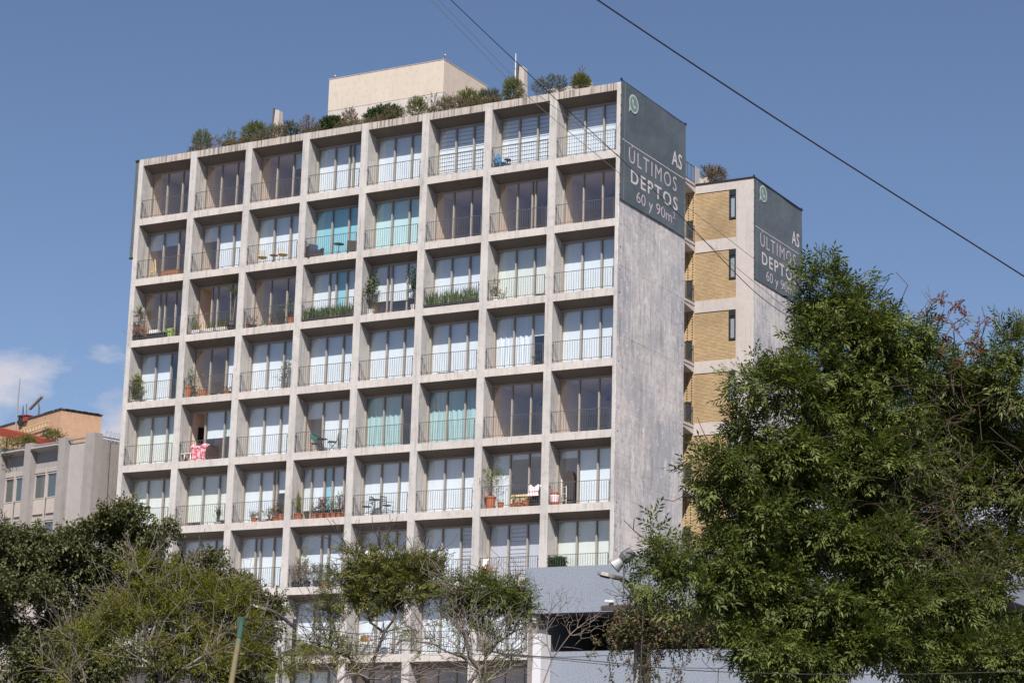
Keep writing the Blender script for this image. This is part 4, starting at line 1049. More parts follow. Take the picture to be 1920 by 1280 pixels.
def bare_tree(label, stem, tips, D, n, seed, rt=.005, mt='barkpale'):
    g = np.random.default_rng(seed); pts = []
    for (x, y, sx_, sy_) in tips:
        c_ = np.array(atD(x, y, D)); s = D/FOC
        k = n; q = c_+camright*(g.normal(0, sx_*s, (k, 1)))+np.array([0, 0, 1.])*g.normal(0, sy_*s, (k, 1))+camdir*g.normal(0, (sx_+sy_)/2*s, (k, 1)); pts.append(q)
    T = np.concatenate(pts); tr = [np.array(atD(x, y, D)) for x, y in stem]; tr = [np.array([tr[0][0], tr[0][1], 0.])]+tr
    pos, par, lf = grow(T, tr, g, .22, .07, .45)
    root = empty('bare_tree', (0, 0, 0), label, 'tree')
    skeleton_mesh(pos, par, rt, .36, .028, 'trunk', M[mt], 4, root); return root
bare_tree('small leafless pale tree before the dark terrace opening', [(1015, 1290), (1035, 1235), (1050, 1190)], [(1030, 1150, 18, 16), (1075, 1150, 24, 16), (1095, 1175, 16, 16), (1040, 1125, 14, 14), (1005, 1165, 12, 16), (1060, 1120, 10, 12), (1120, 1160, 12, 14)], 44, 40, 5, .0028)
bare_tree('leafless twiggy tree beside the white pillar', [(905, 1290), (910, 1250)], [(930, 1160, 30, 24), (890, 1170, 30, 24), (975, 1215, 16, 22), (850, 1210, 28, 22), (940, 1235, 30, 20), (860, 1150, 20, 20), (900, 1255, 40, 12), (990, 1180, 14, 20)], 45, 80, 6, .0042)
bare_tree('low tangle of bare grey twigs at the bottom right of the yellow green tree', [(620, 1290), (640, 1265)], [(600, 1235, 26, 14), (670, 1240, 26, 14), (700, 1255, 26, 14), (760, 1262, 26, 10), (720, 1235, 30, 14), (800, 1250, 30, 14), (720, 1190, 40, 16), (790, 1180, 30, 20)], 43, 50, 7, .0042)
# dead shoots with rusty seed clusters rising over the ash
g_ = np.random.default_rng(77)
dead = empty('dead_shoots', (0, 0, 0), 'dead reddish shoots with seed clusters rising above the ash crown', 'dead branch')
tg = []
for (x, y) in [(1737, 540), (1750, 560), (1765, 555), (1792, 570), (1775, 590), (1805, 575), (1815, 592), (1755, 600), (1790, 610), (1830, 625), (1846, 608), (1850, 640), (1735, 600), (1812, 640), (1772, 640), (1725, 620), (1760, 660), (1800, 680), (1838, 660), (1690, 700), (1720, 690)]:
    for k in range(3): tg.append(np.array(atD(x+g_.normal(0, 6), y+g_.normal(0, 7), 30.6+g_.normal(0, .3))))
tr_ = [np.array(atD(x, y, d_)) for x, y, d_ in ((1800, 1290, 33.5), (1812, 1000, 33), (1786, 850, 32.3), (1792, 760, 31.5), (1778, 700, 31))]
pos, par, lf = grow(np.array(tg), tr_, g_, .2, .12); skeleton_mesh(pos, par, .0035, .45, .04, 'boughs', concrete('reddish_bark', (.125, .085, .07), (.08, .055, .045)), 4, dead)
sel = g_.choice(lf, 24); P_ = pos[sel]; P_ = np.concatenate([P_+g_.normal(0, .02, P_.shape) for _ in range(4)])
V, F_, Tt = scatter('box', P_, g_.normal(0, 1, P_.shape), np.full(len(P_), .75), g_)
o = bpy.data.objects.new('seed_clusters', np_mesh('seed_clusters', V, F_, M['leaf_rust'], Tt)); col.objects.link(o); o.parent = dead
curl = empty('curly_boughs', (0, 0, 0), 'tangle of thin dead curling branches in front of the right crown', 'dead branch')
b = MB()
for i in range(230):
    x = g_.uniform(1690, 1918); y = g_.uniform(700, 1130); 
    if g_.uniform() < .3: x = g_.uniform(1640, 1800); y = g_.uniform(880, 1060)
    p_ = np.array(atD(x, y, 30.2-g_.uniform(0, 1.0))); d = g_.normal(0, 1, 3); d[2] = d[2]*.7+.2; d /= np.linalg.norm(d); ax = g_.normal(0, 1, 3); ax /= np.linalg.norm(ax); pts = []; k = g_.uniform(-.45, .45)
    for q in range(9):
        pts.append(tuple(p_)); p_ = p_+d*.085; d = d+np.cross(ax, d)*k+np.array([0, 0, -.06])+g_.normal(0, .06, 3); d /= np.linalg.norm(d)
    b.tube(pts, [.0046-.0004*q for q in range(9)], 4, cap=False)
b.build('boughs', bpy.data.materials['reddish_bark'], curl)
# creeper smothering the utility pole
g_ = np.random.default_rng(91); Dc = 40
cr_ = empty('creeper', (0, 0, 0), 'brown and green creeper smothering the pole and hanging in strands', 'creeper')
P_ = []; St_ = MB()
for (x, y, sx_, sy_, n) in [(1180, 1165, 22, 22, 260), (1230, 1160, 34, 26, 420), (1290, 1165, 36, 26, 380), (1250, 1185, 44, 20, 360), (1160, 1185, 14, 26, 120), (1210, 1140, 24, 12, 160), (1205, 1110, 30, 8, 50)]:
    q = np.array(atD(x, y, Dc))+camright*g_.normal(0, sx_*Dc/FOC*.7, (n, 1))+np.array([0, 0, 1.])*g_.normal(0, sy_*Dc/FOC*.7, (n, 1))+camdir*g_.normal(0, .25, (n, 1)); P_.append(q)
for x0 in (1118, 1152, 1185, 1200, 1208, 1216, 1232, 1240, 1262, 1275, 1300, 1325, 1345):
    y0 = 1195+g_.uniform(-10, 15); y1 = 1250+g_.uniform(-20, 50) if 1150 < x0 < 1300 else 1230
    n = 26 if 1150 < x0 < 1300 else 10; t = np.linspace(0, 1, n); p0 = np.array(atD(x0, y0, Dc)); p1 = np.array(atD(x0+g_.normal(0, 7), y1, Dc))
    pp = p0+(p1-p0)*t[:, None]+camright*(np.sin(t*5+x0)*.05)[:, None]; St_.tube([tuple(v_) for v_ in pp], .006, 3, cap=False); P_.append(pp+g_.normal(0, .04, pp.shape))
for i in range(160):
    x = g_.uniform(1150, 1330); y = 1165+g_.normal(0, 24); p_ = np.array(atD(x, y, Dc-.1)); d = g_.normal(0, 1, 3); d[2] -= .4; d /= np.linalg.norm(d); pts = []
    for q in range(5): pts.append(tuple(p_)); p_ = p_+d*.1; d = d+g_.normal(0, .25, 3); d /= np.linalg.norm(d)
    St_.tube(pts, .006, 3, cap=False)
P_ = np.concatenate(P_); mask = g_.uniform(0, 1, len(P_)) < .62
for nm, mk, mt2 in (('foliage', mask, 'leaf_fig'), ('dry_foliage', ~mask, 'leaf_dry')):
    q = P_[mk]; V, F_, Tt = scatter('hang', q, g_.normal(0, 1, q.shape)*.5+np.array([0, 0, -1.]), np.full(len(q), .62), g_)
    o = bpy.data.objects.new(nm, np_mesh(nm, V, F_, M[mt2], Tt)); col.objects.link(o); o.parent = cr_
St_.build('stems', M['bark'], cr_)
# thin bare twigs that reach out from the creeper across the stucco
bare_tree('wiry bare twigs reaching over the stucco parapet', [(1200, 1290), (1206, 1140)], [(1175, 1080, 18, 10), (1215, 1070, 26, 14), (1150, 1110, 16, 10), (1240, 1100, 24, 12), (1180, 1120, 22, 8)], 39.5, 14, 15, .004, 'bark')

# ------------------------------------------------------------------ rooftop garden
def bush(label, x, y, rx, ry, kind, lm, n, Y=1.0, S=.8, cat='shrub', name='shrub', stems=8, group=None, yr=.35, spread=(1, 1)):
    """a shrub whose crown shows at this spot of the photo, rooted in the planting bed at y = Y"""
    g = np.random.default_rng(abs(hash((round(x), round(y)))) % 10000 if False else int(x*7+y*13))
    Y = min(Y, 1.0) if Y < 5 else Y; ry += 1.5; y += 2; n = int(n*1.15); c_ = at(x, y, Y); s = (Vector(CAMP)-c_).length/FOC; a, b = rx*s, ry*s
    root = empty(name, (0, 0, 0), label, cat, group); zb_ = GZ+.44
    u = g.normal(0, 1, (n, 3)); u /= np.linalg.norm(u, axis=1)[:, None]; u *= (g.uniform(0, 1, n)**.33)[:, None]
    P_ = np.array(c_)+u*np.array([a, min(a, yr), b]); P_[:, 2] = np.maximum(P_[:, 2], zb_+.05)
    V, F_, Tt = scatter(kind, P_, u+np.array([0, 0, .5])+g.normal(0, .3, u.shape), g.uniform(.7, 1.3, n)*S*1.05, g)
    o = bpy.data.objects.new('foliage', np_mesh('foliage', V, F_, lm, Tt)); col.objects.link(o); o.parent = root
    st = MB()
    for i in range(stems):
        q = P_[g.integers(0, n)]; b0 = Vector((c_.x+g.uniform(-a, a)*.4, Y+g.uniform(-.1, .1), zb_)); st.tube([b0, b0.lerp(Vector(q), .5)+Vector((g.normal(0, .04), 0, .03)), Vector(q)], [.012, .008, .004], 4, cap=False)
    st.build('stem', M['bark'], root); return root
RB = bush
RB('round dark green juniper ball at the left end of the roof garden', 380, 263, 17, 17, 'needle', M['leaf_conif'], 420, 1.0, 1.0)
RB('thin dry brown grass tuft right of the leftmost roof juniper', 405, 268, 9, 13, 'needle', M['leaf_dry'], 60, 1.0, 1.1, 'grass', 'grass_tuft')
RB('small yellow green bush between thin brown stems on the roof', 431, 258, 11, 14, 'box', M['leaf_yel'], 90, 1.0, 1.0)
RB('big rounded olive green bush on the left part of the roof', 478, 249, 27, 19, 'needle', M['leaf_conif'], 800, 1.0, 1.0)
RB('pale loose bush in front of the left concrete stub', 519, 251, 16, 12, 'fig', M['leaf_olive'], 110, .9, .7)
RB('low dark olive bush right of the left concrete stub', 545, 243, 14, 14, 'box', M['leaf_olive'], 200, 1.0, 1.2)
RB('sparse reddish brown bush with bare twigs left of the rooftop volume', 577, 236, 16, 18, 'box', M['leaf_dry'], 110, 1.0, 1.1, stems=22)
RB('dark clipped hedge at the left foot of the rooftop volume', 622, 233, 23, 11, 'box', M['leaf_box'], 620, 1.0, 1.3, 'hedge', 'hedge')
RB('grey brown dry bush between the two dark hedges', 656, 222, 15, 17, 'box', M['leaf_dry'], 170, 1.0, 1.1, stems=18)
RB('long dark green hedge before the rooftop volume', 718, 215, 38, 13, 'box', M['leaf_box'], 1050, 1.0, 1.3, 'hedge', 'hedge')
RB('rounded olive conifer before the rooftop volume', 782, 201, 16, 17, 'needle', M['leaf_conif'], 420, .9, 1.0)
RB('twiggy dark leaved shrub standing against the white wall', 812, 196, 15, 20, 'fig', M['leaf_olive'], 70, .9, .7, stems=16)
RB('low dry grass clump under the corner of the rooftop volume', 838, 196, 14, 12, 'needle', M['leaf_dry'], 120, .9, 1.1, 'grass', 'grass_tuft')
RB('upright green bush right of the rooftop volume corner', 876, 187, 18, 18, 'needle', M['leaf_conif'], 430, .9, 1.1)
RB('long low rosemary patch right of the upright green bush', 915, 183, 24, 11, 'needle', M['leaf_olive'], 420, .9, 1.1, 'shrub', 'shrub')
RB('tall bushy green shrub in front of the right concrete stub', 961, 168, 17, 20, 'needle', M['leaf_conif'], 520, .9, 1.1)
RB('wide dark twiggy shrub right of the right concrete stub', 1030, 160, 34, 17, 'fig', M['leaf_olive'], 330, .9, .7, stems=30)
RB('round yellow green ball bush at the right end of the roof garden', 1089, 154, 15, 13, 'needle', M['leaf_conif'], 480, .9, 1.0)
RB('wispy reddish plume rising above the right ball bush', 1090, 134, 6, 10, 'needle', M['leaf_dry'], 14, .95, .9, 'shrub', 'shrub', stems=10)
RB('tuft of dry grass on the roof of the rear block', 1340, 328, 18, 12, 'needle', M['leaf_dry'], 260, 15.2, 1.3, 'grass', 'grass_tuft')
RB('dark sprawling plant at the corner planter of the rear block roof', 1324, 321, 9, 13, 'fig', M['leaf_olive'], 60, 15.2, .8)
RB('thin leggy plants trailing over the white roof parapet', 1358, 328, 7, 7, 'fig', M['leaf_olive'], 14, 15.3, .6)
g = np.random.default_rng(404); n_ = 4200; xs_g = g.uniform(2.6, 21.0, n_); hh_g = .24+.24*np.clip(np.sin(xs_g*1.9)+np.sin(xs_g*.83+1)*.8, 0, 1.6)
keep = np.sin(xs_g*2.7+.6)+np.sin(xs_g*1.13) > -.75; xs_g, hh_g = xs_g[keep], hh_g[keep]
P_ = np.stack([xs_g, g.uniform(.25, .62, len(xs_g)), GZ+.34+g.uniform(0, 1, len(xs_g))*hh_g*1.35], 1)
gc = empty('roof_ground_cover', (0, 0, 0), 'low mixed ground cover filling the roof planting bed between the bushes', 'ground cover'); bpy.data.objects.remove(gc)
V, F_, Tt = scatter('fig', P_, g.normal(0, .6, P_.shape)+np.array([0, 0, .8]), g.uniform(.6, 1.0, len(P_))*.62, g)
o = bpy.data.objects.new('roof_ground_cover', np_mesh('roof_ground_cover', V, F_, M['leaf_olive'], Tt)); col.objects.link(o)
P_ = P_[::3]+g.normal(0, .12, P_[::3].shape)*np.array([1, .3, .6]); P_[:, 1] = np.clip(P_[:, 1], .2, .9); P_[:, 2] = np.maximum(P_[:, 2], GZ+.36)
V, F_, Tt = scatter('needle', P_, g.normal(0, .4, P_.shape)+np.array([0, 0, 1.]), g.uniform(.9, 1.5, len(P_)), g)
o2 = bpy.data.objects.new('roof_dry_grass', np_mesh('roof_dry_grass', V, F_, M['leaf_dry'], Tt)); col.objects.link(o2)
tag(o2, 'dry brown grass growing between the plants along the roof edge', 'grass', kind='stuff')
tag(o, 'low mixed ground cover filling the roof planting bed between the bushes', 'ground cover', kind='stuff')
# plants on the neighbour's terrace
for (x, y, rx, ry, n, lb) in [(20, 832, 24, 12, 120, 'dark twiggy plant under the left end of the red canopy'), (52, 826, 16, 9, 170, 'leafy green shrub under the red canopy'),
                              (100, 816, 16, 8, 150, 'green shrub behind the pipe rail near the orange wall')]:
    c_ = at(x, y, 2.4); g = np.random.default_rng(int(x)); s = (Vector(CAMP)-c_).length/FOC
    u = g.normal(0, 1, (n*2, 3))*.5; P_ = np.array(c_)+u*np.array([rx*s, .4, ry*s])
    V, F_, Tt = scatter('fig', P_, u+np.array([0, 0, .4]), np.full(len(P_), .7), g); root = empty('terrace_shrub', (0, 0, 0), lb, 'shrub')
    o = bpy.data.objects.new('foliage', np_mesh('foliage', V, F_, M['leaf_mid'], Tt)); col.objects.link(o); o.parent = root
    st = MB(); [st.tube([(c_.x+g.normal(0, .1), 2.4, c_.z-1.0), tuple(P_[i])], .01, 4) for i in range(8)]; st.build('stem', M['bark'], root)

# ------------------------------------------------------------------ things on the balconies
ORD = ['top', 'second', 'third', 'fourth', 'fifth', 'sixth', 'seventh', 'eighth']
def where(px, r, Y=.42): return Vector((at(px, 330+120*r, Y).x, Y, zfl(r)+.002))
def spot(px, py, Y=.42, r=None):
    v = at(px, py, Y); return Vector((v.x, Y, zfl(r)+.002))
def pot(root, p, r0, r1, h, m, n=12): return MB().lathe([(r0, 0), (r1, h*.88), (r1*1.12, h*.88), (r1*1.12, h), (r1*.9, h), (r1*.88, h-.04)], p, n).build('pot', M[m], root)
def leaves(root, name, P_, D_, S_, kind, lm, g):
    V, F_, Tt = scatter(kind, np.array(P_), np.array(D_), np.array(S_), g); o = bpy.data.objects.new(name, np_mesh(name, V, F_, M[lm], Tt)); col.objects.link(o); o.parent = root; return o
def blades(root, base_pts, L0, L1, w, spread, lm, g, droop=.15, name='leaf_blades'):
    V, Fs, T = [], [], []
    for b in base_pts:
        L_ = g.uniform(L0, L1); a = g.uniform(0, 2*math.pi); tl = g.uniform(0, spread); d = np.array([math.cos(a)*math.sin(tl), math.sin(a)*math.sin(tl), math.cos(tl)])
        s = np.array([-math.sin(a), math.cos(a), 0]); k = len(V); p0 = np.array(b, float); q = []
        for i, ww in enumerate((.7, 1, .75, .05)):
            t = i/3; c_ = p0+d*L_*t+np.array([d[0], d[1], 0])*droop*L_*t*t-np.array([0, 0, droop*L_*t*t*.6]); q += [c_-s*w*ww/2, c_+s*w*ww/2]
        V += q; tt = g.uniform(0, 1); T += [tt]*8; Fs += [(k+2*i, k+2*i+1, k+2*i+3, k+2*i+2) for i in range(3)]
    o = bpy.data.objects.new(name, np_mesh(name, np.array(V), np.array(Fs), M[lm], np.array(T))); col.objects.link(o); o.parent = root; return o
def shrub_pot(label, px, r, ph, pr, pm, top, w, kind='box', lm='leaf_mid', n=40, Y=.40, S=1.0, cat='potted plant', group=None, bare=False):
    p = where(px, r, Y); g = np.random.default_rng(int(px)+r); root = empty('potted_plant', (0, 0, 0), label, cat, group)
    pot(root, p, pr*.75, pr, ph, pm); hh = top-ph
    P_ = np.array(p)+np.array([0, 0, ph+hh*.6])+g.normal(0, 1, (n, 3))*np.array([w*.45, w*.35, hh*.24]); P_[:, 1] = np.clip(P_[:, 1], .12, .62); P_[:, 2] = np.maximum(P_[:, 2], p.z+ph)
    leaves(root, 'foliage', P_, g.normal(0, .6, P_.shape)+np.array([0, 0, .6]), g.uniform(.7, 1.2, n)*S, kind, lm, g)
    st = MB(); [st.tube([p+Vector((0, 0, ph-.03)), Vector(P_[i]).lerp(p+Vector((0, 0, ph)), .5)+Vector((g.normal(0, .02), 0, 0)), Vector(P_[i])], [.010, .007, .004], 4, cap=False) for i in range(min(n, 9))]
    st.build('stem', M['bark'], root); return root
def yucca(label, px, r, trunks, Y=.42, pm='dark'):
    p = where(px, r, Y); g = np.random.default_rng(int(px)+r*3); root = empty('yucca_plant', (0, 0, 0), label, 'potted plant'); pot(root, p, .15, .19, .32, pm); st = MB()
    for (dx, h, L_) in trunks:
        t = p+Vector((dx, g.uniform(-.1, .05), h)); st.tube([p+Vector((dx*.3, 0, .28)), p.lerp(t, .55)+Vector((dx*.15, 0, 0)), t], [.04, .032, .028], 7)
        blades(root, [np.array(t)+g.normal(0, .015, 3) for _ in range(46)], L_*.7, L_, .030, 1.7, 'leaf_yucca', g, .2)
    st.build('stem', M['barkpale'], root); return root
def planter(label, pxa, pxb, r, h, m, plants, Y=.30, d=.24, zoff=.0, cat='planter', n=0, L_=(.4, .7), lm='leaf_snake', w=.035, spread=.35, name='planter_box'):
    a, b = where(pxa, r, Y), where(pxb, r, Y); g = np.random.default_rng(int(pxa)+r); root = empty(name, (0, 0, 0), label, cat)
    MB().box(a.x, b.x, Y-d/2, Y+d/2, a.z+zoff, a.z+zoff+h-.03).box(a.x-.01, b.x+.01, Y-d/2-.01, Y+d/2+.01, a.z+zoff+h-.03, a.z+zoff+h).build('box', M[m], root)
    if n:
        pts = [np.array([g.uniform(a.x+.03, b.x-.03), Y+g.uniform(-d*.35, d*.35), a.z+zoff+h-.01]) for _ in range(n)]; blades(root, pts, L_[0], L_[1], w, spread, lm, g, .12)
    return root
def chair(label, px, r, m_s, m_f, rz=0, Y=.42, kind='bistro', sc=1.0):
    p = where(px, r, Y); root = empty('balcony_chair', tuple(p), label, 'chair', rz=rz); root.scale = (sc,)*3
    if kind == 'bistro':
        f = MB()
        for sx in (-.2, .2):
            f.tube([(sx, -.19, 0), (sx, -.17, .44)], .012, 5).tube([(sx, .20, 0), (sx, .17, .44), (sx*.95, .23, .86)], .012, 5).tube([(sx*1.12, -.18, .44), (sx*1.15, -.16, .62), (sx*1.1, .2, .64)], .011, 5)
        f.tube([(-.19, .23, .86), (0, .25, .88), (.19, .23, .86)], .012, 5).build('frame', M[m_f], root)
        MB().lathe([(.2, 0), (.21, .02), (.2, .03)], (0, 0, .43), 12).build('seat', M[m_s], root)
        b = MB(); [b.box(-.19, .19, .215+i*.012, .23+i*.012, .56+i*.085, .59+i*.085) for i in range(4)]; b.build('backrest', M[m_f], root)
    elif kind == 'folding':
        f = MB(); [f.tube([(s, -.2, 0), (s, .18, .45), (s, .22, .5)], .012, 5).tube([(s, .22, 0), (s, -.16, .44)], .012, 5).tube([(s, .2, .44), (s, .27, .85)], .012, 5) for s in (-.19, .19)]; f.build('frame', M[m_f], root)
        MB().box(-.2, .2, -.18, .2, .44, .46).build('seat', M[m_s], root); MB().box(-.2, .2, .25, .27, .60, .85).build('backrest', M[m_s], root)
    elif kind == 'armchair':
        b = MB().prism([(-.3, .0), (.28, .0), (.36, .36), (.42, .80), (.34, .82), (.22, .40), (-.30, .34)], 'x', -.34, .34); b.box(-.40, -.33, -.30, .34, 0, .56).box(.33, .40, -.30, .34, 0, .56); b.build('wicker_shell', M[m_f], root)
        MB().box(-.32, .32, -.28, .24, .345, .44).build('seat', M[m_s], root); MB().box(-.30, .30, .20, .30, .44, .80).build('backrest', M[m_s], root)
    elif kind == 'adirondack':
        f = MB(); [f.box(s-.02, s+.02, -.3, .3, .42, .45).box(s-.02, s+.02, -.3, -.26, 0, .45).tube([(s*.9, -.28, .3), (s*.9, .3, .05)], .02, 5) for s in (-.3, .3)]; f.build('frame', M[m_f], root)
        b = MB(); [b.box(-.26+.105*i, -.17+.105*i, -.26, .16, .27, .285) for i in range(5)]; b.build('seat', M[m_s], root)
        b = MB(); [b.add([(-.26+.105*i, .16, .25), (-.17+.105*i, .16, .25), (-.17+.105*i, .34, .92-.03*abs(i-2)), (-.26+.105*i, .34, .92-.03*abs(i-2)), (-.26+.105*i, .18, .25), (-.17+.105*i, .18, .25), (-.17+.105*i, .36, .92-.03*abs(i-2)), (-.26+.105*i, .36, .92-.03*abs(i-2))], [(0, 1, 2, 3), (7, 6, 5, 4), (0, 4, 5, 1), (1, 5, 6, 2), (2, 6, 7, 3), (3, 7, 4, 0)]) for i in range(5)]; b.build('backrest', M[m_s], root)
    elif kind == 'shell':
        f = MB(); [f.tube([(sx*.6, sy*.6, .38), (sx, sy, 0)], .012, 5) for sx in (-.22, .22) for sy in (-.2, .2)]; f.build('leg_frame', M[m_f], root)
        MB().lathe([(.06, .36), (.22, .42), (.27, .48), (.26, .50), (.20, .45)], (0, 0, 0), 14).build('seat', M[m_s], root)
        b = MB(); [b.tube([(.24*math.cos(t), .24*math.sin(t), .48), (.26*math.cos(t), .28*math.sin(t)+.05, .80)], .012, 4) for t in np.linspace(.4, 2.7, 7)]; b.build('backrest', M[m_s], root)
    elif kind == 'lounger':
        f = MB(); [f.tube([(s, -.45, 0), (s, .1, .42), (s, .3, .55)], .022, 5).tube([(s, .40, 0), (s, -.1, .40), (s, -.5, .40)], .022, 5).tube([(s, .05, .38), (s, .42, 1.0)], .022, 5).box(s-.03, s+.03, -.3, .3, .56, .59) for s in (-.27, .27)]; f.build('frame', M[m_f], root)
        b = MB(); [b.box(-.26, .26, -.5+.1*i, -.43+.1*i, .39, .41) for i in range(6)]; b.build('seat', M[m_f], root)
        b = MB(); [b.box(-.26, .26, .10+.05*i, .12+.05*i, .44+.085*i, .51+.085*i) for i in range(6)]; b.build('backrest', M[m_f], root)
    return root
def table(label, px, r, m_t, m_f, h=.62, rad=.24, Y=.42, square=False):
    p = where(px, r, Y); root = empty('balcony_table', tuple(p), label, 'table')
    (MB().box(-rad, rad, -rad, rad, h-.02, h) if square else MB().lathe([(rad, 0), (rad, .02)], (0, 0, h-.02), 18)).build('table_top', M[m_t], root)
    f = MB(); f.tube([(0, 0, .2), (0, 0, h-.02)], .02, 6); [f.tube([(0, 0, .25), (.22*math.cos(t), .22*math.sin(t), 0)], .012, 5) for t in (.5, 2.6, 4.7)]; f.build('leg', M[m_f], root); return root
def cloth(label, pxa, pxb, r, z0, z1, m, Y=.33, amp=.04, cat='towel', drape=.12):
    a, b = where(pxa, r, Y), where(pxb, r, Y); g = np.random.default_rng(int(pxa)); n = 22; bld = MB()
    rows = 7
    for i in range(n+1):
        for j in range(rows):
            t, s = i/n, j/(rows-1); top_ = 1 if s < .99 else 0
            zz_ = z0+(z1-z0)*s+.05*math.sin(t*9+1)*s; yy = Y-drape*(1-s)+amp*math.sin(t*22+s*2)*(1-.4*s)+(.12 if j == rows-1 else 0)
            bld.v.append((a.x+(b.x-a.x)*(t+.06*math.sin(s*4+t*3)), yy, a.z+zz_))
    for i in range(n):
        for j in range(rows-1): k = i*rows+j; bld.f.append((k, k+1, k+rows+1, k+rows))
    o = bld.build('hanging_cloth', M[m], smooth=True); return tag(o, label, cat)
# top row
chair('blue slatted garden chair on the top balcony', 939, 0, 'blue', 'blue', R(70), .42, 'adirondack', .95)
table('small dark table beside the blue garden chair', 951, 0, 'dark', 'dark', .42, .16)
# second row
planter('brown wooden planter boxes on the second row leftmost balcony', 309, 341, 1, .30, 'wood', None, n=0)
es = empty('easel', tuple(where(292, 1, .55)), 'pale wooden easel leaning in the second row leftmost balcony', 'easel')
MB().tube([(-.2, 0, 0), (0, .06, 1.1)], .022, 5).tube([(.2, 0, 0), (0, .06, 1.1)], .022, 5).box(-.2, .2, -.03, .0, .42, .46).build('legs', M['yellow'], es)
chair('mustard seat wire chair left of the small round table', 494, 1, 'yellow', 'yellow', R(200), .4, 'shell', .85); chair('mustard seat wire chair right of the small round table', 532, 1, 'yellow', 'yellow', R(160), .4, 'shell', .85)
table('small brown round table between two mustard chairs', 515, 1, 'wood', 'dark', .45, .2)
chair('dark wicker armchair with navy cushion left of the glass table', 589, 1, 'cush', 'wicker', R(60), .40, 'armchair', .95)
chair('dark wicker armchair at the right end before the aqua blinds', 664, 1, 'cush', 'wicker', R(-60), .42, 'armchair', .95)
table('black round wire table between the wicker armchairs', 636, 1, 'dark', 'dark', .58, .24)
# third row
yucca('spiky yucca in the third row leftmost balcony', 264, 2, [(0, 1.45, .48), (-.12, .8, .4)])
shrub_pot('red poinsettia box at the left end of the third row', 262, 2, .30, .20, 'dark', .62, .62, 'fig', 'leaf_red', 46, .28, .9)
shrub_pot('pale flowering plant in front of the red poinsettias', 273, 2, .18, .14, 'dark', .45, .30, 'fig', 'leaf_yucca', 16, .22, .8)
planter('black planter boxes with white cushions in the third row leftmost balcony', 281, 314, 2, .30, 'dark', None, n=0)
MB_ = MB().box(0, .5, 0, .25, 0, .16); a = where(283, 2, .2); o = MB_.build('cushion', M['white']); o.location = (a.x, .2, a.z+.31); tag(o, 'white cushion lying on the black planter box', 'cushion')
a = where(316, 2, .5); o = MB().box(0, .45, 0, .03, 0, .55).box(0, .03, -.2, .0, 0, .5).box(.42, .45, -.2, .0, 0, .5).build('lime_panel', M['lime']); o.location = a; tag(o, 'lime green panel standing beside the black planter boxes', 'panel')
yucca('tall twin trunk yucca at the right of the third row second balcony', 436, 2, [(-.12, 1.95, .55), (.18, 1.80, .5)])
shrub_pot('slim small leaved plant at the left end of the third row second balcony', 362, 2, .2, .12, 'terra', 1.15, .3, 'box', 'leaf_mid', 34)
for k_i, (a_, b2, lb) in enumerate(((364, 379, 'white grass planter nearest the left of the black tray'), (388, 405, 'middle white grass planter on the black tray'), (411, 428, 'white grass planter nearest the yucca on the black tray'))):
    planter(lb, a_, b2, 2, .15, 'white', None, .26, .2, .07, n=70, L_=(.3, .62), lm='leaf_mid', w=.016, spread=.5)
planter('long shallow black tray under three white planters', 354, 441, 2, .06, 'dark', None, .27, .3, .0, 'tray', name='tray')
shrub_pot('red enamel pot with white rim in the third row third balcony', 465, 2, .28, .16, 'red', .50, .3, 'box', 'leaf_dry', 6)
shrub_pot('dark bowl with dry plant beside the red pot', 477, 2, .2, .16, 'dark', .62, .34, 'box', 'leaf_dry', 22)
shrub_pot('white bowl with small succulent in the third row third balcony', 497, 2, .15, .14, 'white', .30, .18, 'box', 'leaf_mid', 6)
shrub_pot('young rosette plant in a terracotta pot before the mullion', 512, 2, .18, .12, 'terra', .68, .3, 'fig', 'leaf_yucca', 14)
shrub_pot('knobbly cactus like trunk with few leaves in the third row', 528, 2, .14, .14, 'dark', 1.0, .22, 'box', 'leaf_olive', 26)
shrub_pot('leafy topped plant in square terracotta pot, right end of third row third balcony', 547, 2, .34, .15, 'terra', 1.15, .34, 'fig', 'leaf_yucca', 22)
planter('dense dark snake plants filling the third row fourth balcony', 571, 664, 2, .14, 'dark', None, .30, .34, 0, n=480, L_=(.35, .72), lm='leaf_snake', w=.042, spread=.45)
shrub_pot('tall dark rubber plant in white pot left in the third row fifth balcony', 695, 2, .30, .17, 'white', 1.65, .34, 'fig', 'leaf_box', 46, .4, 1.7)
shrub_pot('tall dark rubber plant in white pot right in the third row fifth balcony', 776, 2, .30, .15, 'white', 1.75, .30, 'fig', 'leaf_box', 44, .4, 1.7)
planter('long black planter of light green snake plants in the third row sixth balcony', 799, 897, 2, .17, 'dark', None, .26, .26, 0, n=420, L_=(.35, .78), lm='leaf_snake', w=.036, spread=.38)
shrub_pot('small tree in a round white pot in the third row seventh balcony', 929, 2, .22, .17, 'white', .88, .28, 'fig', 'leaf_mid', 30)
shrub_pot('wispy little plant right of the round white pot', 943, 2, .08, .08, 'white', .42, .36, 'box', 'leaf_olive', 14)
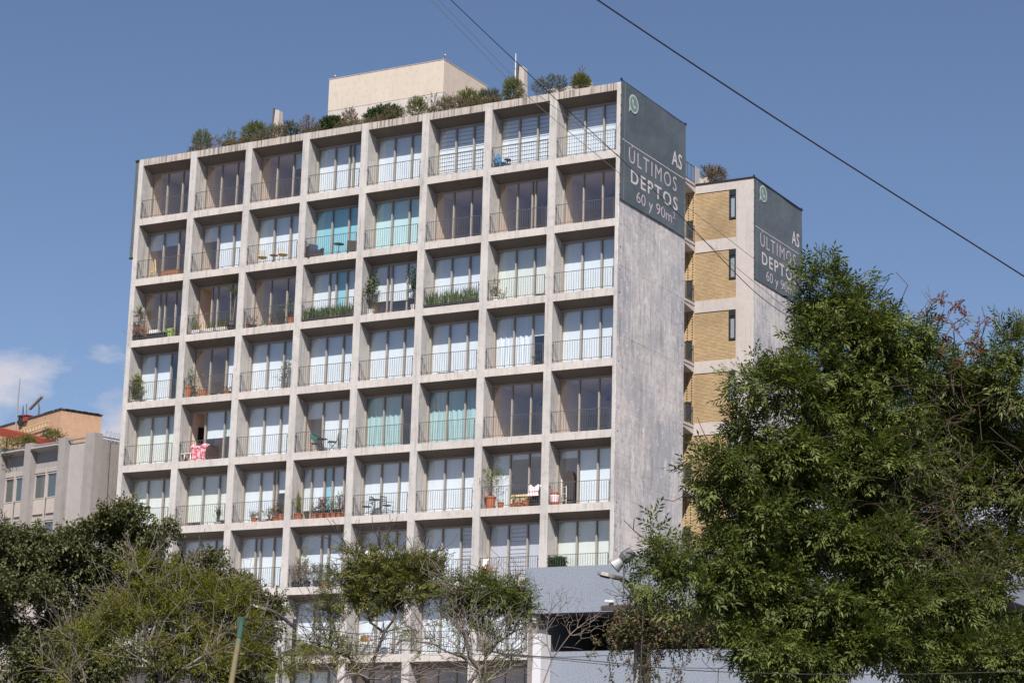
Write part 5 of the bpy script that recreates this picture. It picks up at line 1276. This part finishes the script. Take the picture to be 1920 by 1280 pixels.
# fourth row
shrub_pot('tall slender green plant in a white bowl at the left end of the fourth row', 257, 3, .16, .2, 'white', 1.20, .26, 'needle', 'leaf_mid', 130, .42, 2.0)
shrub_pot('bushy plant in a tall terracotta pot in the fourth row second balcony', 355, 3, .58, .17, 'terra', 1.25, .55, 'fig', 'leaf_yucca', 44)
shrub_pot('low green plant beside the tall terracotta pot', 371, 3, .1, .12, 'dark', .42, .3, 'fig', 'leaf_mid', 16)
planter('square wooden planter box in the fourth row second balcony', 377, 390, 3, .34, 'wood', None, .3, .3)
shrub_pot('bare twiggy plant in a small white pot in the fourth row second balcony', 414, 3, .1, .1, 'white', .95, .26, 'box', 'leaf_dry', 8)
shrub_pot('small red planter with low green growth at the right of the fourth row second balcony', 428, 3, .2, .2, 'terra', .42, .34, 'box', 'leaf_mid', 18)
shrub_pot('tall willowy bamboo plant at the right of the fourth row third balcony', 539, 3, .08, .18, 'white', 1.30, .34, 'feather', 'leaf_olive', 60, .42, 1.3)
a = where(838, 3, .35); o = MB().box(-.42, .42, -.1, .1, 0, .09).build('black_tray', M['dark']); o.location = a; tag(o, 'flat black tray on the fourth row sixth balcony', 'tray')
shrub_pot('small dark plant in the fourth row seventh balcony', 1004, 3, .1, .1, 'dark', .45, .2, 'box', 'leaf_box', 20)
# fifth row
cloth('pink patterned towel draped over a drying rack', 359, 391, 4, .06, .80, 'pink')
st_ = empty('plastic_stool', tuple(where(346, 4, .35)), 'white plastic stool left of the pink towel', 'stool')
b = MB(); b.box(-.18, .18, -.16, .16, .36, .40); [b.tube([(sx*.15, sy*.13, .37), (sx*.2, sy*.17, 0)], .022, 5) for sx in (-1, 1) for sy in (-1, 1)]; b.build('stool_body', M['white'], st_)
s2 = copy_tree(st_); s2.location = where(358, 4, .30); s2['label'] = 'white plastic stool half behind the pink towel'
chair('green folding chair left of the table in the fifth row', 592, 4, 'green', 'greymetal', R(200), .42, 'folding', .95)
chair('green folding chair right of the table in the fifth row', 624, 4, 'green', 'greymetal', R(-50), .42, 'folding', 1.0)
table('small dark table between the green folding chairs', 604, 4, 'dark', 'dark', .62, .25)
# sixth row
shrub_pot('tapered white planter on legs in the sixth row second balcony', 335, 5, .52, .16, 'white', .80, .22, 'box', 'leaf_box', 26)
shrub_pot('slim cactus with white bowl in the sixth row second balcony', 411, 5, .12, .16, 'white', .78, .10, 'needle', 'leaf_box', 50, .42, 1.1)
shrub_pot('small round cactus in a terracotta pot in the sixth row third balcony', 479, 5, .24, .15, 'terra', .42, .24, 'needle', 'leaf_olive', 40)
shrub_pot('low terracotta bowl with leafy green plant in the sixth row third balcony', 508, 5, .14, .15, 'terra', .52, .28, 'fig', 'leaf_mid', 18)
shrub_pot('red leaved plant in a wide terracotta bowl in the sixth row third balcony', 520, 5, .22, .2, 'terra', .66, .36, 'fig', 'leaf_rust', 26)
shrub_pot('grey green agave in a terracotta pot at the right of the sixth row third balcony', 529, 5, .34, .14, 'terra', .85, .3, 'fig', 'leaf_yucca', 18)
p_ = where(561, 5); rt = empty('potted_plant', (0, 0, 0), 'tall upright broad leaved plant in a terracotta pot in the sixth row', 'potted plant'); pot(rt, p_, .16, .2, .30, 'terra')
g_ = np.random.default_rng(5); blades(rt, [np.array(p_)+np.array([0, 0, .5])+g_.normal(0, .03, 3) for _ in range(9)], .6, .95, .20, .22, 'leaf_mid', g_, .05); MB().tube([p_+Vector((0, 0, .28)), p_+Vector((0, 0, .6))], .03, 6).build('stem', M['bark'], rt)
for i_, (px_, tp, lm_, kd, n_, nm) in enumerate([(591, .52, 'leaf_box', 'fig', 18, 'dark spreading plant in a terracotta trough'), (604, .85, 'leaf_rust', 'fig', 40, 'large dark red leaved plant in a terracotta trough'), (616, .62, 'leaf_box', 'box', 26, 'short dark green plant in a terracotta trough'),
                              (627, .78, 'leaf_yucca', 'needle', 46, 'pale snake plant in a terracotta trough'), (637, .98, 'leaf_olive', 'needle', 60, 'tallest cactus column in a terracotta trough'), (646, .60, 'leaf_rust', 'fig', 18, 'little red leaved plant in the last terracotta trough')]):
    shrub_pot(nm, px_, 5, .24, .14, 'terra', tp, .26 if i_ != 4 else .12, kd, lm_, n_, .34, 1.0, group='row of terracotta pots on the sixth row')
chair('black wire bistro chair left of the bistro table', 688, 5, 'dark', 'black', R(-80), .42); chair('black wire bistro chair right of the bistro table', 726, 5, 'dark', 'black', R(80), .42)
table('black round bistro table between two wire chairs', 703, 5, 'black', 'black', .74, .27)
shrub_pot('feathery shrub in a large terracotta pot in the sixth row seventh balcony', 920, 5, .56, .22, 'terra', 1.75, .75, 'feather', 'leaf_yel', 70, .42, 1.3)
shrub_pot('small terracotta pot beside the large one', 939, 5, .28, .14, 'terra', .35, .16, 'box', 'leaf_dry', 5)
a = where(957, 5, .45); o = MB().box(0, .85, -.02, .28, .05, .52).box(.0, .8, .1, .3, .52, .60).build('sofa_cushion', M['beige']); o.location = a; tag(o, 'beige cushioned seat in the sixth row seventh balcony', 'seat')
for i_, px_ in enumerate((962, 973, 986)): shrub_pot(('leftmost little terracotta pot before the beige seat', 'middle little terracotta pot before the beige seat', 'round terracotta pot at the right of the beige seat')[i_], px_, 5, .16+.05*i_, .11+.02*i_, 'terra', .42, .26, 'box', ('leaf_dry', 'leaf_box', 'leaf_mid')[i_], 12, .22)
chair('dark wooden armchair holding the pale towel', 1002, 5, 'dark', 'dark', R(20), .45, 'lounger', .62)
cloth('pale rose patterned towel hung over the armchair', 991, 1012, 5, .46, .92, 'rose', .36, .02)
a = where(1040, 5, .35); rt = empty('stacked_pots', tuple(a), 'stack of terracotta and white pots in the sixth row last balcony', 'pots')
MB().lathe([(.15, 0), (.2, .14), (.17, .15)], (0, 0, 0), 12).lathe([(.17, .45), (.2, .5), (.2, .56)], (0, 0, 0), 12).build('terracotta_pot', M['terra'], rt); MB().lathe([(.15, .15), (.19, .40), (.18, .45)], (0, 0, 0), 12).build('white_pot', M['rose'], rt)
a = where(1058, 5, .5); rt = empty('leaning_ladder', tuple(a), 'thin white ladder leaning in the sixth row last balcony', 'ladder')
MB().tube([(-.12, 0, 0), (-.22, .15, 1.15)], .016, 5).tube([(.1, 0, 0), (0, .15, 1.15)], .016, 5).build('rail', M['white'], rt); b = MB(); [b.tube([(-.12-.1*t, .15*t, 1.15*t), (.1-.1*t, .15*t, 1.15*t)], .012, 4) for t in (.2, .45, .7, .92)]; b.build('rung', M['white'], rt)
a = where(1066, 5, .62); rt = empty('wicker_backrest', tuple(a), 'tall dark rounded wicker chair back behind the thin white ladder', 'chair')
MB().prism([(.26*math.cos(t)*(1 if math.sin(t) > 0 else .8), 1.0+.5*math.sin(t) if math.sin(t) > 0 else .1) for t in np.linspace(0, math.pi, 12)]+[(-.2, 0), (.2, 0)], 'y', -.02, .02).build('backrest', M['wicker'], rt)
# seventh row
for i_, (px_, tp) in enumerate(((556, 1.15), (578, .95), (596, .85))):
    shrub_pot(('dried arching plant in the leftmost dark pot of the seventh row', 'dried plant in the middle dark pot of the seventh row', 'half green plant in the right dark pot of the seventh row')[i_], px_, 6, .28, .16, 'dark', tp, .55, 'feather', ('leaf_dry', 'leaf_dry', 'leaf_olive')[i_], 46, .38, 1.3)
shrub_pot('tall climbing green plant in the seventh row fourth balcony', 566, 6, .2, .14, 'dark', 1.85, .35, 'fig', 'leaf_mid', 26, .5)
shrub_pot('bushy plant at the right end of the seventh row fourth balcony', 610, 6, .2, .16, 'terra', .95, .5, 'fig', 'leaf_olive', 40)
chair('reddish wooden reclining chair on the seventh row seventh balcony', 915, 6, 'wood', 'wood', R(75), .45, 'lounger', .95)
cloth('white towel folded over the reclining chair back', 906, 914, 6, .50, .92, 'white', .40, .015)
hx0, hx1 = where(1027, 6, .45), where(1060, 6, .45); hg = np.random.default_rng(3); rt = empty('box_hedge', (0, 0, 0), 'boxy dark green hedge cube at the left of the seventh row last balcony', 'hedge')
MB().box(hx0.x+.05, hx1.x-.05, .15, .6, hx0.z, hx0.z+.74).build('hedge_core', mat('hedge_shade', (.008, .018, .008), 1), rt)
n_ = 2600; P_ = np.stack([hg.uniform(hx0.x, hx1.x, n_), hg.uniform(.12, .62, n_), hx0.z+hg.uniform(0, .82, n_)], 1); leaves(rt, 'foliage', P_, hg.normal(0, 1, P_.shape), np.full(n_, .9), 'box', 'leaf_box', hg)
# eighth row: low brown grasses and red furniture glimpsed through the street trees
planter('planter of brown and green grasses along the eighth row fourth balcony', 538, 634, 7, .2, 'dark', None, .3, .24, 0, n=260, L_=(.2, .5), lm='leaf_dry', w=.02, spread=.6)
chair('reddish armchair left of the eighth row table', 690, 7, 'wood', 'wood', R(60), .45, 'folding'); chair('reddish armchair right of the eighth row table', 740, 7, 'wood', 'wood', R(-60), .45, 'folding')
table('dark table between the reddish eighth row chairs', 716, 7, 'dark', 'dark', .7, .26)
# white bedding airing behind the seventh row rail
cloth('white duvet airing in the seventh row fifth balcony', 684, 716, 6, .95, 1.50, 'white', .5, .04, 'bedding', .06)

# ------------------------------------------------------------------ lamps, poles and cables
def cable(label, pts, D, r, m='dark', name='cable', cat='cable'):
    P_ = [atD(x, y, d) for (x, y), d in zip(pts, D)]
    out = []
    n = len(P_)
    for i in range(n-1):                     # smooth through the measured points
        p0 = P_[max(0, i-1)]; p1 = P_[i]; p2 = P_[i+1]; p3 = P_[min(n-1, i+2)]
        for k in range(10):
            t = k/10; out.append(.5*((2*p1)+(p2-p0)*t+(2*p0-5*p1+4*p2-p3)*t*t+(3*p1-p0-3*p2+p3)*t**3))
    out.append(P_[-1]); o = MB().tube(out, r, 5).build(name, M[m]); return tag(o, label, cat)
cable('thick black overhead cable crossing the sky at the upper right', [(1060, -42), (1120, 0), (1314, 130), (1540, 277), (1920, 518), (2010, 577)], [19, 19.3, 20, 21, 22.6, 23], .0085)
cable('thin black cable crossing the upper right bays and the sale banner', [(800, -48), (845, 0), (1042, 186), (1160, 294), (1283, 412), (1413, 545), (1510, 616), (1600, 690)], [24, 24.3, 25.5, 26.2, 27, 28, 28.7, 29.3], .0052)
cable('left one of two thin grey cables over the rooftop mast', [(795, -14), (808, 0), (900, 95), (960, 155), (1100, 275), (1300, 435), (1500, 600)], [38]*7, .0055, 'greymetal')
cable('right one of two thin grey cables over the rooftop mast', [(808, -14), (822, 0), (915, 95), (970, 148), (1120, 262), (1310, 405), (1560, 600)], [39]*7, .0055, 'greymetal')
for (lb, pp, d_) in [('upper thin wire low across the trees and the stucco wall', [(460, 1158), (700, 1192), (1000, 1229), (1200, 1224), (1500, 1206), (1930, 1170)], 37),
                     ('middle thin wire low across the stucco wall', [(430, 1185), (700, 1213), (1000, 1232), (1180, 1248), (1400, 1253), (1930, 1262)], 38),
                     ('lowest thin wire sagging before the right trees', [(940, 1226), (1100, 1237), (1300, 1256), (1600, 1264), (1930, 1258)], 27)]:
    cable(lb, pp, [d_]*len(pp), .006)
def street_lamp(label, pole_x, top_y, arm, head, D, mt='greymetal', col2=None):
    root = empty('street_lamp', (0, 0, 0), label, 'street lamp')
    t = atD(pole_x, top_y, D); b_ = Vector((t.x, t.y, 0.0)); MB().tube([b_, b_.lerp(t, .6), t], [.09, .07, .055], 10).build('pole', M[mt], root)
    pts = [atD(x, y, D) for x, y in arm]; MB().tube(pts, [.05]*len(pts), 8).build('arm', M[mt], root)
    a, b2 = atD(*head[0], D), atD(*head[1], D); d = b2-a; L_ = d.length; rt = Vector((camdir[0], camdir[1], 0)); u = d.normalized(); n_ = u.cross(rt).normalized()
    if n_.z < 0: n_ = -n_
    bld = MB(); prof = [(0, .03), (.2, .10), (.6, .12), (.9, .07), (1, .04)]
    for t_, w_ in prof: c_ = a+d*t_; h_ = .045 if 0 < t_ < 1 else .02; bld.v += [tuple(c_+rt*w_-n_*h_*.6), tuple(c_+rt*w_*.8+n_*h_), tuple(c_-rt*w_*.8+n_*h_), tuple(c_-rt*w_-n_*h_*.6)]
    for i in range(4):
        for j in range(4): bld.f.append((i*4+j, i*4+(j+1) % 4, i*4+4+(j+1) % 4, i*4+4+j))
    bld.f += [(3, 2, 1, 0), (16, 17, 18, 19)]; hd = bld.build('lamp_head', M['headgrey'], root)
    m1 = a+d*.45-n_*.035; bl_ = MB(); [bl_.v.append(tuple(m1+d*sx*.26+rt*.075*sy-n_*sz)) for sx in (-1, 1) for sy in (-1, 1) for sz in (0, .012)]
    bl_.add([], []); bl_.f += [(0, 1, 3, 2), (4, 6, 7, 5), (0, 4, 5, 1), (2, 3, 7, 6), (0, 2, 6, 4), (1, 5, 7, 3)]; bl_.build('lens', M['roofing'], hd); return root
street_lamp('street lamp with curved dark arm before the lower left bays', 553, 1160, [(497, 1140), (515, 1147), (530, 1157), (553, 1176)], [(470, 1133), (500, 1142)], 58, 'black')
l2 = street_lamp('street lamp with a bent arm before the stucco parapet', 1216, 1128, [(1150, 1081), (1162, 1083), (1176, 1092), (1195, 1110), (1216, 1131)], [(1120, 1074), (1153, 1082)], 42, 'bark')
lo = empty('low_lamp_arm', (0, 0, 0), 'short curved lamp arm low beside the taller lamp pole', 'street lamp')
MB().tube([atD(526, 1290, 58), atD(524, 1212, 58)], .05, 7).tube([atD(524, 1225, 58), atD(545, 1216, 58), atD(566, 1209, 58), atD(590, 1213, 58)], .035, 6).build('arm', M['greymetal'], lo)
MB().tube([atD(586, 1211, 58), atD(604, 1215, 58)], [.09, .06], 8).build('lamp_head', M['steel'], lo)
# floodlight drum
fp = atD(1158, 1056, 41.5); fl = empty('floodlight', (0, 0, 0), 'silver drum floodlight with a dark cage above the stucco parapet', 'floodlight')
ax_ = (atD(1170, 1050, 41.5)-atD(1150, 1066, 41.5)).normalized()
MB().tube([fp-ax_*.10, fp-ax_*.06, fp+ax_*.06, fp+ax_*.11], [.15, .14, .10, .07], 16).build('reflector', M['drum'], fl)
MB().tube([fp+ax_*.11, fp+ax_*.20, fp+ax_*.38], [.10, .13, .11], 10).build('ballast_box', M['greymetal'], fl)
bq = atD(1172, 1060, 41.5); MB().tube([bq, atD(1168, 1095, 41.5), Vector((atD(1206, 1135, 41.5).x, atD(1206, 1135, 41.5).y, atD(1206, 1135, 41.5).z))], .025, 6).build('bracket', M['greymetal'], fl)
# painted steel post and the overgrown utility pole
gm_ = mat('peeling_green_paint', (.09, .17, .10), .6); nt = gm_.node_tree; P = worldpos(nt); sx_ = nt.nodes.new('ShaderNodeSeparateXYZ'); nt.links.new(P, sx_.inputs[0])
n1 = noise(nt, P, 3.0, 5, .7, sc=(2, 2, .7)); cc = mixc(nt, (.085, .12, .08), (.17, .14, .065), ramp(nt, n1, [(.45, 0), (.52, 1)])); cc = mixc(nt, cc, (.22, .08, .04), ramp(nt, noise(nt, P, 6, 5, .7), [(.55, 0), (.7, 1)]))
nt.links.new(cc, nt.nodes['Principled BSDF'].inputs['Base Color'])
gp = empty('steel_post', (0, 0, 0), 'leaning steel post with peeling green and rusty yellow paint', 'post'); t = atD(451, 1180, 27); b_ = atD(432, 1290, 27); dn = (b_-t).normalized(); k_z = (b_.z)/max(.01, -dn.z); bb_ = b_+dn*k_z
MB().tube([bb_, b_, t], [.036, .036, .034], 12).build('post_shaft', gm_, gp)
MB().tube([t-dn*.02+dn*.12, t-dn*.10], [.041, .039], 12).build('green_sleeve', mat('green_sleeve', (.03, .07, .05), .7), gp); MB().box(t.x-.045, t.x+.05, t.y-.02, t.y+.02, t.z+.06, t.z+.16).build('sleeve_flap', bpy.data.materials['green_sleeve'], gp)
up = empty('utility_pole', (0, 0, 0), 'weathered pale utility pole wrapped in creeper', 'utility pole'); t = atD(1200, 1128, 40.3)
MB().tube([(t.x, t.y, 0), (t.x, t.y, t.z)], [.12, .10], 12).build('shaft', concrete('pole_concrete', (.42, .41, .38), (.22, .23, .20), .8, .6, .3, 12), up)
MB().box(t.x-.8, t.x+.6, t.y-.05, t.y+.05, t.z-.14, t.z-.06).build('cross_arm', M['bark'], up)
